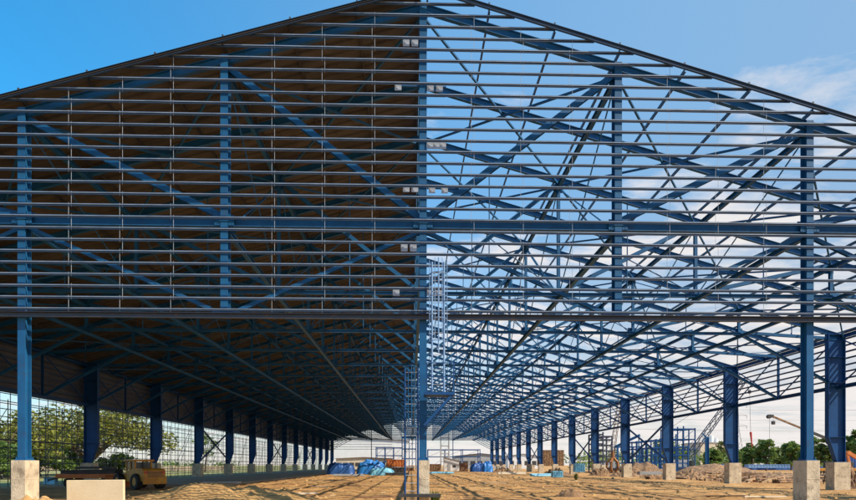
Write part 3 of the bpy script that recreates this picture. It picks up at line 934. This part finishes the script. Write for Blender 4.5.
tarp(371, 126, 6.0, 4.5, 2.7, 'tarp', 'high rounded pile under a bright blue tarpaulin', 2, .2)
tarp(382, 112, 4.6, 3, 1.25, 'tarp_pale', 'low pile under pale cyan sheeting in front of the bright blue pile', 3, .5)
tarp(478, 165, 4.4, 4, 2.2, 'tarp_dark', 'dark blue covered pile at the far end right of centre', 4, .5)
tarp(487.5, 160, 3.0, 3, 2.7, 'tarp', 'taller bright blue covered pile beside the far right columns', 5, .2)
def crate(name, px0, px1, D, py0, py1, depth, m, lab, cat, ribs=0, mat2=None):
    x0, x1 = sx(px0, D), sx(px1, D); z0 = max(0, hz(py1, px0, D)); z1 = hz(py0, px0, D)
    w_ = x1 - x0
    b = MB().box(-w_ / 2, w_ / 2, 0, depth, z0 - (.05 if z0 < .3 else 0), z1)
    for i in range(ribs):
        xx = -w_ / 2 + w_ * (i + .5) / ribs
        b.box(xx - w_ / ribs * .22, xx + w_ / ribs * .22, -.06, -.002, z0 + .15, z1 - .15)
    if ribs:
        b.box(-w_ / 2 - .04, w_ / 2 + .04, -.09, -.062, z0 + .02, z0 + .14); b.box(-w_ / 2 - .04, w_ / 2 + .04, -.09, -.062, z1 - .14, z1 - .02)
    o = b.build(name, M[m]); o.location = ((x0 + x1) / 2, D, 0)
    return tag(o, lab, cat)
crate('skip', 387, 404, 132, 459.5, 467, 2.5, 'orange', 'orange metal skip resting on a dark frame near the centre', 'skip', 6)
crate('steel_stack', 385, 404, 131.5, 467.3, 473, 3.5, 'dark', 'dark low stack of steel under the orange skip', 'steel stack', 5)
crate('pallet_stack', 405, 414, 128, 466, 471, 2, 'brown', 'brown pallet stack left of the centre pedestal', 'pallets', 4)
crate('board_stack', 541, 564, 160, 450, 466, 5, 'rust', 'tall rusty brown stack beyond the right columns', 'stack', 9)
crate('crate', 575, 585, 92, 463.5, 472, 1.2, 'tarp_pale', 'small cyan crate between two right side columns', 'crate', 5)
crate('crate', 553, 563, 84, 471, 477, 1.2, 'tarp_pale', 'low teal crate lying left of the green weed clump', 'crate', 6)
crate('container', 748, 790, 185, 464.3, 468, 2.0, 'pale_blue', 'long pale blue container below the right tree line', 'container', 14)
crate('container', 722, 741, 200, 464, 467.5, 2.6, 'tarp', 'short bright blue container behind the ramp of soil', 'container', 8)
crate('container', 846, 862, 120, 456, 470, 2.6, 'tarp_dark', 'dark blue container at the right edge behind the big pedestal', 'container', 6)
crate('timber_stack', 735, 792, 92, 473, 479, 3, 'darkdirt', 'long low dark stack of steel sections left of the front right pedestal', 'steel stack')
crate('steel_section_stack', 640, 662, 84, 471.5, 474.5, 1.2, 'grey', 'grey steel sections stacked beside the third right pedestal', 'steel stack')
for i, (px, D, l, h_, m, lab) in enumerate(((396, 108, 4, .5, 'dark', 'dark pipe bundle before the orange skip'), (348, 100, 5, .4, 'grey', 'grey pipe bundle before the dark blue covered pile'),
        (440, 130, 6, .45, 'tarp_pale', 'pale cyan pipe bundle on the sand right of the centre pedestal'), (512, 120, 6, .5, 'cream', 'pale pipe bundle left of the bare footings'), (545, 96, 5, .5, 'tarp_pale', 'cyan pipe bundle left of the low teal crate'),
        (660, 78, 4, .5, 'rust', 'rusty pipe bundle between the second and third right pedestals'), (790, 62, 5, .45, 'rust', 'rusty pipe bundle left of the big right pedestal'))):
    pb = MB(); r_ = h_ / 4
    for q in range(4): pb.tube((-l / 2 + .1 * q, q * 2.1 * r_, r_), (l / 2 + .07 * q, q * 2.1 * r_, r_), r_, 8)
    for q in range(3): pb.tube((-l / 2 + .05, (q + .5) * 2.1 * r_, r_ * 2.75), (l / 2 - .1 * q, (q + .5) * 2.1 * r_, r_ * 2.75), r_, 8)
    o = pb.build('pipe_bundle', M[m]); o.location = (sx(px, D), D, gz(sx(px, D), D)); o.rotation_euler = (0, 0, R(-8 + 7 * i))
    tag(o, lab, 'pipes')
# extra footings near the right columns
for i, (px, D) in enumerate(((604, 125), (582, 148), (532, 170), (517, 215))):
    o = MB().box(-.7, .7, -.6, .6, -.1, 1.9).build('concrete_footing', M['concrete'], bevel=.03); o.location = (sx(px, D), D, 0)
    tag(o, ['bare concrete footing left of the orange grab', 'bare concrete footing beside the cyan crate', 'bare concrete footing before the brown stack', 'farthest bare concrete footing right of centre'][i], 'footing', 'bare concrete footings')

# ------------------------------------------------------------------ buildings beyond the rear
def shed(px0, px1, D, py_e, py_r, depth, m, lab, win=0):
    x0, x1 = sx(px0, D), sx(px1, D); ze, zr = hz(py_e, 410, D), hz(py_r, 410, D)
    t = empty('shed', ((x0 + x1) / 2, D, 0), lab, 'building'); w_ = (x1 - x0) / 2
    b = MB(); b.prism([(-w_, -.2), (-w_, ze), (0, zr), (w_, ze), (w_, -.2)], 0, depth); b.build('wall', M[m], t)
    r = MB()
    for sgn in (-1, 1): r.bar((sgn * (w_ + .4), -.4, ze), (0, -.4, zr + .12), .2, .12); r.quadbox([(0, -.5, zr + .03), (sgn * (w_ + .5), -.5, ze - .1), (sgn * (w_ + .5), depth + .5, ze - .1), (0, depth + .5, zr + .03),
                                           (0, -.5, zr + .2), (sgn * (w_ + .5), -.5, ze + .07), (sgn * (w_ + .5), depth + .5, ze + .07), (0, depth + .5, zr + .2)])
    r.build('roof', M['grey'], t)
    for i in range(win):
        xx = -w_ + 2 * w_ * (i + .5) / win
        MB().box(xx - 1.1, xx + 1.1, -.06, -.01, ze * .28, ze * .62).build('window', M['dark'], t)
    return t
shed(300, 408, 285, 441, 437.5, 30, 'white', 'huge pale white shed closing the view at the far end')
shed(336, 392, 262, 458.5, 457.5, 10, 'cream', 'long low cream building in front of the white shed', 9)
D = 190
t = empty('site_cabin', (sx(451.5, D), D, 0), 'plain white site cabin with a sloping roof right of the centre column', 'cabin')
w_ = (sx(459, D) - sx(444, D)) / 2; z1 = hz(457, 451, D); z0 = hz(461, 451, D)
MB().prism([(-w_, 0), (-w_, z1), (w_, z0), (w_, 0)], 0, 3.2).build('wall', M['white'], t)
MB().quadbox([(-w_ - .2, -.2, z1 + .04), (w_ + .2, -.2, z0 + .0), (w_ + .2, 3.4, z0), (-w_ - .2, 3.4, z1 + .04), (-w_ - .2, -.2, z1 + .14), (w_ + .2, -.2, z0 + .1), (w_ + .2, 3.4, z0 + .1), (-w_ - .2, 3.4, z1 + .14)]).build('roof', M['grey'], t)
MB().box(-w_ * .55, -w_ * .15, -.05, -.005, .1, 2.1).build('door', M['grey'], t)
MB().box(w_ * .15, w_ * .6, -.05, -.005, 1.1, 1.9).build('window', M['dark'], t)
crate('steel_stack', 430, 441, 175, 464, 471, 3, 'rust', 'rusty steel stack just right of the centre column', 'steel stack', 4)
crate('pallet_stack', 460, 468, 180, 463, 471, 2, 'brown', 'brown pallet stack right of the white site cabin', 'pallets', 4)
crate('crate', 497, 505, 150, 466, 472, 1.5, 'cream', 'pale crate right of the bright blue covered pile', 'crate', 4)
crate('pallet_stack', 418, 427, 165, 465, 472, 2, 'darkdirt', 'dark pallet stack half hidden behind the centre pedestal', 'pallets', 3)
for i, (px, D, py) in enumerate(((447, 246, 432), (463, 262, 441), (472, 250, 438))):
    pass
shed(455, 505, 275, 456, 453.5, 18, 'grey', 'low grey building behind the far right columns', 7)
shed(508, 538, 300, 456, 454, 14, 'white', 'low pale shed behind the farthest right columns', 4)
shed(575, 600, 260, 458, 456, 10, 'white', 'low white shed between the right columns far away', 4)

def steel_tower(px0, px1, D, tops, ny, lab, m='blue_deep', depth=8, levels=None, name='steel_tower'):
    """open frame of posts, beams and braces"""
    x0, x1 = sx(px0, D), sx(px1, D); n = len(tops) - 1
    t = empty(name, ((x0 + x1) / 2, D, 0), lab, 'steel frame'); w_ = x1 - x0
    xs_ = [-w_ / 2 + w_ * i / n for i in range(n + 1)]
    hs = [hz(p, px0, D) for p in tops]
    for j in range(ny):
        yy = depth * j / max(1, ny - 1)
        for i, x in enumerate(xs_):
            MB().ibeam((x, yy, 0), (x, yy, hs[i]), .3, .3, up=(0, 1, 0), t=.04).build('post', M[m], t)
    for i in range(n):
        hh = min(hs[i], hs[i + 1])
        lv = levels or [.33, .62, .97]
        for q in lv:
            for j in range(ny):
                yy = depth * j / max(1, ny - 1)
                MB().bar((xs_[i], yy, hh * q), (xs_[i + 1], yy, hh * q), .22, .3).build('beam', M[m], t)
            for x in (xs_[i], xs_[i + 1]):
                MB().bar((x, 0, hh * q), (x, depth, hh * q), .2, .3).build('beam', M[m], t)
        b = MB(); z0 = .1
        for q in lv:
            b.bar((xs_[i], .05, z0), (xs_[i + 1], .05, hh * q), .1, .1); z0 = hh * q
        b.build('brace', M[m], t)
    return t
steel_tower(637, 676, 172, [441, 440, 439, 438, 434], 3, 'long low blue steel frame tower under construction beyond the right wall', levels=[.3, .5, .74, .97])
steel_tower(672, 695, 178, [428, 426, 428], 3, 'taller open blue steel frame standing behind the long low one', levels=[.25, .5, .74, .98])
steel_tower(376, 402, 255, [447, 447, 447, 447], 2, 'blue two storey steel frame before the white shed at the far end')
steel_tower(402, 416, 250, [436, 436, 436], 2, 'dark steel frame with platforms left of the centre column far away', m='blue_deep')
steel_tower(428, 480, 262, [449, 449, 449, 449], 2, 'long blue pipe rack beyond the far end right of the centre column', levels=[.62, .97])
steel_tower(441, 449, 240.8 + 12, [430, 430], 2, 'slim grey steel tower beyond the far end gable', m='grey', depth=4, levels=[.2, .4, .6, .8, .98])
steel_tower(594, 612, 140, [434, 432, 436], 2, 'tall open scaffold frame seen between the right columns', m='prim', depth=4, levels=[.15, .3, .45, .6, .75, .9, .99], name='scaffold')
steel_tower(652, 688, 152, [447, 447, 445, 446], 3, 'nearest low blue steel frame, in front of the taller open one', levels=[.35, .66, .97], depth=6)
steel_tower(618, 640, 190, [446, 444, 446], 3, 'small dark blue steel frame left of the long low one', levels=[.3, .6, .97], depth=6)
# row of wide-flange blue posts (single)
D = 165; h = hz(437, 706, D)
t = empty('steel_post', (sx(707, D), D, 0), 'lone blue steel post with a slanted bracket beside the lattice boom', 'post')
MB().ibeam((0, 0, 0), (0, 0, h), .6, .9, up=(1, 0, 0), t=.08).build('post', M['blue'], t)
MB().bar((-.1, 0, h - .2), (-1.3, 0, h + 1.0), .4, .3).build('bracket', M['blue'], t)

# inclined conveyor/duct bars right of the scaffold
D = 150
o = MB().ibeam((sx(615, D), D, hz(447, 615, D)), (sx(640, D), D, hz(435, 640, D)), .6, .6, t=.08).tube((sx(640, D) - .3, D, 0), (sx(640, D) - .3, D, hz(435, 640, D)), .15, 6).tube((sx(617, D), D, 0), (sx(617, D), D, hz(446.5, 617, D)), .15, 6).build('conveyor', M['blue'])
tag(o, 'inclined blue girder on legs left of the low steel frame tower', 'conveyor')

# ------------------------------------------------------------------ cranes
def lattice(b, a, c, w0, w1, n, r=.05, rb=.03):
    a = Vector(a); c = Vector(c); d = (c - a).normalized(); sd = d.cross(Vector((0, 0, 1))).normalized() if abs(d.z) < .999 else Vector((1, 0, 0)); u = sd.cross(d)
    cor = [(-1, -1), (1, -1), (1, 1), (-1, 1)]
    def pt(i, k):
        f_ = i / n; w_ = w0 + (w1 - w0) * f_
        return a.lerp(c, f_) + sd * cor[k][0] * w_ / 2 + u * cor[k][1] * w_ / 2
    for k in range(4):
        b.tube(pt(0, k), pt(n, k), r, 5)
        for i in range(n):
            b.tube(pt(i, k), pt(i + 1, (k + 1) % 4), rb, 4) if i % 2 == 0 else b.tube(pt(i, (k + 1) % 4), pt(i + 1, k), rb, 4)
    for k in range(4): b.tube(pt(n, k), pt(n, (k + 1) % 4), rb, 4)
D = 172
bx, by = sx(686, D), hz(461, 686, D); hx, hh = sx(745, D), hz(379, 745, D)
t = empty('crawler_crane', (bx, D, 0), 'crawler crane with a dark lattice boom leaning right, a red tag line hanging from it', 'crane')
b = MB(); lattice(b, (0, 0, by), (hx - bx, 0, hh), 1.7, 1.1, 22, .13, .07); b.build('boom', M['prim'], t)
MB().box(-5.2, 1.0, -1.6, 1.6, 1.3, 3.4).build('machine_house', M['grey'], t, bevel=.05)
MB().box(.2, 1.8, -1.7, -.4, 1.4, 3.2).build('cab', M['glass'], t, bevel=.05)
for yy in (-2.0, 2.0):
    b = MB(); b.prism([(-3.6, .35), (-3.2, 0), (2.2, 0), (2.6, .35), (2.6, .8), (2.2, 1.15), (-3.2, 1.15), (-3.6, .8)], yy - .45, yy + .45); b.build('track', M['black'], t)
b = MB()
b.tube((-3, 0, 3.3), (-6, 0, hz(431, 686, D)), .06, 5); b.tube((-6, 0, hz(431, 686, D)), (hx - bx, 0, hh), .05, 4); b.tube((-6, 0, hz(431, 686, D)), (-4.5, 0, 3.3), .08, 5)
b.build('pendant', M['dark'], t)
hk = MB(); xk = sx(749.5, D) - bx
hk.tube((hx - bx, 0, hh), (xk, 0, hz(391, 749, D)), .05, 4); hk.tube((xk, 0, hz(391, 749, D)), (xk + .35, 0, hz(433, 750, D)), .05, 4)
hl = hk.build('hoist_rope', M['dark'], t)
MB().box(xk - .35, xk + .35, -.3, .3, hz(393.5, 749, D), hz(390, 749, D)).build('hook_block', M['dark'], hl, bevel=.08)
MB().tube((xk + .35, 0, hz(432, 750, D)), (xk + .75, 0, hz(447, 751, D)), .34, 8, .12).build('tag_line', M['red'], hl)

D = 118
bx, bz = sx(833, D), hz(441, 833, D); ex, ez = sx(771.5, D), hz(416, 771, D)
t = empty('mobile_crane', (bx, D, 0), 'telescopic mobile crane with a brown boom reaching left, hook hanging at its tip', 'crane')
mid = Vector((bx, 0, bz)).lerp(Vector((ex, 0, ez)), .45)
MB().bar((1.0, 0, bz - .4), (mid.x - bx, 0, mid.z), .4, .5).build('boom', M['dark'], t)
MB().bar((mid.x - bx + .6, 0, mid.z - .25), (ex - bx, 0, ez), .28, .34).build('boom_extension', M['rust'], t)
b = MB(); b.box(ex - bx - .7, ex - bx + .35, -.22, .22, ez - .3, ez + .28); b.tube((ex - bx - .5, -.35, ez - .1), (ex - bx - .5, .35, ez - .1), .42, 10); b.build('boom_head', M['dark'], t)
b = MB().tube((ex - bx - .4, 0, ez - .3), (ex - bx - .4, 0, hz(465, 770, D) ), .03, 4); rp = b.build('hoist_rope', M['dark'], t)
zk = hz(422, 771, D)
MB().box(ex - bx + .05, ex - bx + .65, -.25, .25, zk - .5, zk + .2).build('hook_block', M['dark'], t, bevel=.08)
MB().tube((ex - bx + .35, 0, zk), (ex - bx + .35, 0, ez - .2), .03, 4).build('hook_rope', M['dark'], t)
MB().box(-1.2, 3.4, -1.2, 1.2, 1.2, 2.6).build('superstructure', M['dark'], t, bevel=.08)
MB().bar((1.6, 0, 2.4), (.2, 0, bz - .3), .35, .35).build('lift_cylinder', M['galv'], t)
MB().box(-4.5, 6.5, -1.25, 1.25, .7, 1.25).build('chassis', M['yellow'], t, bevel=.05)
for xx in (-3.6, -2.2, 3.6, 5.2):
    for yy in (-1.05, 1.05): MB().tube((xx, yy - .18, .55), (xx, yy + .18, .55), .55, 16).build('wheel', M['black'], t)

# orange excavator arm at the right edge
D = 105
ax, az_ = sx(847, D), hz(452, 847, D)
t = empty('excavator', (sx(872, D), D, 0), 'orange excavator at the right edge with only its arm in view', 'excavator')
MB().bar((-.5, 0, 1.9), (ax - sx(872, D), 0, az_), .5, .6).build('boom', M['orange'], t)
MB().bar((ax - sx(872, D), 0, az_ + .1), (ax - sx(872, D) + .6, 0, .9), .35, .4).build('stick', M['orange'], t)
MB().box(-.8, 2.6, -1.3, 1.3, 1.0, 2.4).build('machine_house', M['orange'], t, bevel=.06)
for yy in (-1.15, 1.15):
    MB().prism([(-1.8, .3), (-1.4, 0), (1.6, 0), (2, .3), (2, .6), (1.6, .9), (-1.4, .9), (-1.8, .6)], yy - .28, yy + .28).build('track', M['black'], t)

# orange grab machine between the right columns
D = 100
gx = sx(613, D)
t = empty('grab', (gx, D, 0), 'orange steel grab standing on the rubble behind the right columns', 'grab')
top = hz(451, 613, D)
b = MB()
for i in range(5):
    a = 2 * math.pi * i / 5 + .3
    p = [(0.15 * math.cos(a), .15 * math.sin(a), top - 1.2), (.95 * math.cos(a), .95 * math.sin(a), top - 1.9), (1.05 * math.cos(a), 1.05 * math.sin(a), top - 2.7), (.45 * math.cos(a), .45 * math.sin(a), top - 3.5)]
    for q0, q1 in zip(p, p[1:]): b.bar(q0, q1, .28, .28)
b.build('tine', M['grab'], t)
MB().tube((0, 0, top - 1.5), (0, 0, top), .32, 8, .2).build('hub', M['grab'], t)

# slim lattice mast behind the columns
D = 190
t = empty('lattice_crane', (sx(610, D), D, 0), 'slim pale red lattice crane boom rising behind the right columns', 'crane')
b = MB(); lattice(b, (0, 0, 1.0), (sx(622, D) - sx(610, D), 0, hz(385, 620, D)), 1.3, 1.0, 24, .09, .05); b.build('boom', M['rust'], t)
MB().box(-3.2, 1.2, -1.4, 1.4, .9, 3.0).build('machine_house', M['grey'], t, bevel=.05)
for yy in (-1.4, 1.4): MB().prism([(-3, .3), (-2.6, 0), (1.6, 0), (2, .3), (2, .6), (1.6, .9), (-2.6, .9), (-3, .6)], yy - .35, yy + .35).build('track', M['black'], t)

# trestle and small sawhorse by the big right pedestal
D = 58
t = empty('trestle', (sx(819, D), D, 0), 'small dark wooden trestle standing beside the big right pedestal', 'trestle')
MB().box(-.75, .75, -.07, .07, .82, .95).build('top_beam', M['dark'], t)
for x in (-.6, .6):
    for y in (-.32, .32): MB().bar((x, 0, .84), (x * 1.1, y, 0), .07, .07).build('leg', M['dark'], t)

# ------------------------------------------------------------------ pylons, lines and factory
def pylon(px, D, py_top, lab):
    x = sx(px, D); h = hz(py_top, px, D); t = empty('pylon', (x, D, 0), lab, 'pylon')
    b = MB(); q = h / 54
    lattice(b, (0, 0, 0), (0, 0, h * .55), 9 * q, 2.2 * q, 7, .22 * q, .13 * q); lattice(b, (0, 0, h * .55), (0, 0, h), 2.2 * q, .8 * q, 8, .18 * q, .1 * q)
    b.build('tower', M['grey'], t)
    for zf in (.60, .75, .90):
        b = MB(); b.bar((-8 * q, 0, h * zf), (8 * q, 0, h * zf), .35 * q, .35 * q); b.tube((-8 * q, 0, h * zf), (0, 0, h * zf + 2.2 * q), .12 * q, 4); b.tube((8 * q, 0, h * zf), (0, 0, h * zf + 2.2 * q), .12 * q, 4)
        for x_ in (-7.6, 7.6): b.tube((x_ * q, 0, h * zf), (x_ * q, 0, h * zf - 2.4 * q), .2 * q, 5)
        b.build('crossarm', M['grey'], t)
    return x, h
p1 = pylon(737, 430, 398, 'tall grey lattice pylon standing behind the column by the lattice crane')
p2 = pylon(787, 900, 443, 'small distant lattice pylon behind the trees under the crane hook')
p3x, p3h = sx(1050, 430), p1[1]
for zf, lab in ((.575, 'lowest power line strung across the right sky'), (.725, 'middle power line strung across the right sky'), (.875, 'uppermost power line strung across the right sky')):
    b = MB()
    for y_ in (0,):
        pts = []
        for i in range(25):
            f_ = i / 24; pts.append((p1[0] - 500 + (p3x - p1[0] + 500) * f_, 430 + 3.3, p1[1] * zf - 3.5 * math.sin(math.pi * ((f_ * 2) % 1)) * .6))
        b.path(pts, .06, 4)
    o = b.build('power_line', M['dark']); tag(o, lab, 'power line')
D = 620
t = empty('factory', (sx(714, D), D, 0), 'pale distant factory block with rooftop tanks above the trees', 'building')
w_ = (sx(730, D) - sx(703, D)) / 2; z = hz(443, 714, D)
MB().box(-w_, w_, 0, 40, 0, z).build('wall', M['cream'], t)
MB().box(-w_ - .5, w_ + .5, -.5, 40.5, z + .01, z + 1).build('roof', M['grey'], t)
for xx, hh_ in ((-6, 5), (1, 7), (6, 4)):
    MB().tube((xx, 8, z + 1), (xx, 8, z + 1 + hh_), 2.4, 12, 2.0).build('tank', M['white'], t)
# blue strips of site fence on the right
D = 210
b = MB().box(0, 190, -.04, .04, .1, 1.3)
for i in range(48): b.box(i * 4 - .06, i * 4 + .06, .045, .16, 0, 1.4)
o = b.build('site_fence', M['tarp_dark']); o.location = (72, D, 0); tag(o, 'long low blue site fence in front of the right tree line', 'fence')
#--END--

# ------------------------------------------------------------------ sky, sun, camera
SUN_EL, SUN_AZ = 48.0, 117.0     # azimuth clockwise from +Y
world = bpy.data.worlds.new('World'); scene.world = world; world.use_nodes = True
nt = world.node_tree; nt.nodes.clear(); L = nt.links.new; N = nt.nodes.new
out = N('ShaderNodeOutputWorld'); bg = N('ShaderNodeBackground')
sky = N('ShaderNodeTexSky'); sky.sky_type = 'NISHITA'; sky.sun_disc = False
sky.sun_elevation = R(SUN_EL); sky.sun_rotation = R(SUN_AZ)
sky.air_density = 1.0; sky.dust_density = 1.2; sky.ozone_density = 1.6
tc = N('ShaderNodeTexCoord'); sep = N('ShaderNodeSeparateXYZ'); L(tc.outputs['Generated'], sep.inputs[0])
def math_(op, a, b=None, clamp=False):
    n = N('ShaderNodeMath'); n.operation = op; n.use_clamp = clamp
    for i, x in enumerate((a, b)):
        if x is None: continue
        if isinstance(x, (int, float)): n.inputs[i].default_value = x
        else: L(x, n.inputs[i])
    return n.outputs[0]
zc0 = math_('MAXIMUM', sep.outputs['Z'], 0.0)
zc = math_('MAXIMUM', sep.outputs['Z'], .03)
zc = math_('ADD', zc, .12)
cx = math_('DIVIDE', sep.outputs['X'], zc); cy = math_('DIVIDE', sep.outputs['Y'], zc)
cmb = N('ShaderNodeCombineXYZ'); L(cx, cmb.inputs[0]); L(cy, cmb.inputs[1])
nz = N('ShaderNodeTexNoise'); nz.inputs['Scale'].default_value = 2.3; nz.inputs['Detail'].default_value = 9
nz.inputs['Roughness'].default_value = .60; nz.inputs['Distortion'].default_value = .35
mp = N('ShaderNodeMapping'); mp.inputs['Location'].default_value = (11.6, 5.9, 0); mp.inputs['Scale'].default_value = (.8, 1.25, 1)
L(cmb.outputs[0], mp.inputs['Vector']); L(mp.outputs['Vector'], nz.inputs['Vector'])
# more cloud to the right and lower down
bias = math_('MULTIPLY', sep.outputs['X'], .17)
low = math_('MULTIPLY', math_('SUBTRACT', .46, sep.outputs['Z']), .33)
cov = math_('ADD', math_('ADD', nz.outputs['Fac'], bias), low)
mr = N('ShaderNodeMapRange'); mr.inputs['From Min'].default_value = .585; mr.inputs['From Max'].default_value = .735
L(cov, mr.inputs['Value'])
cl = math_('MULTIPLY', mr.outputs['Result'], .9, True)
def mixw(f, a_, b_, mode='MIX'):
    n = N('ShaderNodeMix'); n.data_type = 'RGBA'; n.blend_type = mode
    if isinstance(f, (int, float)): n.inputs['Factor'].default_value = f
    else: L(f, n.inputs['Factor'])
    for k_, v_ in (('A', a_), ('B', b_)):
        if isinstance(v_, tuple): n.inputs[k_].default_value = (*v_, 1)
        else: L(v_, n.inputs[k_])
    return n.outputs['Result']
def rngw(v, lo_v, hi_v, smooth=True):
    n = N('ShaderNodeMapRange'); n.interpolation_type = 'SMOOTHSTEP' if smooth else 'LINEAR'
    n.inputs['From Min'].default_value = lo_v; n.inputs['From Max'].default_value = hi_v
    L(v, n.inputs['Value']); return n.outputs['Result']
deep = mixw(1.0, sky.outputs[0], (.20, 1.06, 1.36), 'MULTIPLY')                 # clear dry-season blue away from the sun
pale = mixw(rngw(sep.outputs['X'], -.62, .60), deep, (1.25, 2.25, 3.55))        # haze brightening towards the sun
hor = math_('POWER', math_('SUBTRACT', 1.0, math_('MULTIPLY', zc0, 2.3), True), 1.5)
pale = mixw(math_('MULTIPLY', hor, .95), pale, (4.05, 3.78, 3.38))
res = mixw(cl, pale, (4.35, 4.12, 4.0))
L(res, bg.inputs['Color']); bg.inputs['Strength'].default_value = .15
L(bg.outputs[0], out.inputs['Surface'])

ld = bpy.data.lights.new('sun', 'SUN'); ld.energy = 5.0; ld.angle = R(.53); ld.color = (1, .90, .74)
lo = bpy.data.objects.new('sun', ld); COL.objects.link(lo)
az, el = R(SUN_AZ), R(SUN_EL)
to_sun = Vector((math.sin(az) * math.cos(el), math.cos(az) * math.cos(el), math.sin(el)))
lo.rotation_euler = (-to_sun).to_track_quat('-Z', 'Y').to_euler()

cd = bpy.data.cameras.new('camera'); cam = bpy.data.objects.new('camera', cd); COL.objects.link(cam)
cam.location = (0, 0, CAM_H); cam.rotation_euler = (R(90), 0, -YAW)
cd.sensor_width = 36; cd.lens = 36 * F / 856; cd.shift_y = 215 / 856; cd.clip_start = .1; cd.clip_end = 6000
scene.camera = cam
scene.view_settings.view_transform = 'Standard'; scene.view_settings.look = 'None'
scene.view_settings.exposure = .5; scene.view_settings.gamma = 1
try: scene.view_settings.use_curve_mapping = False
except Exception: pass
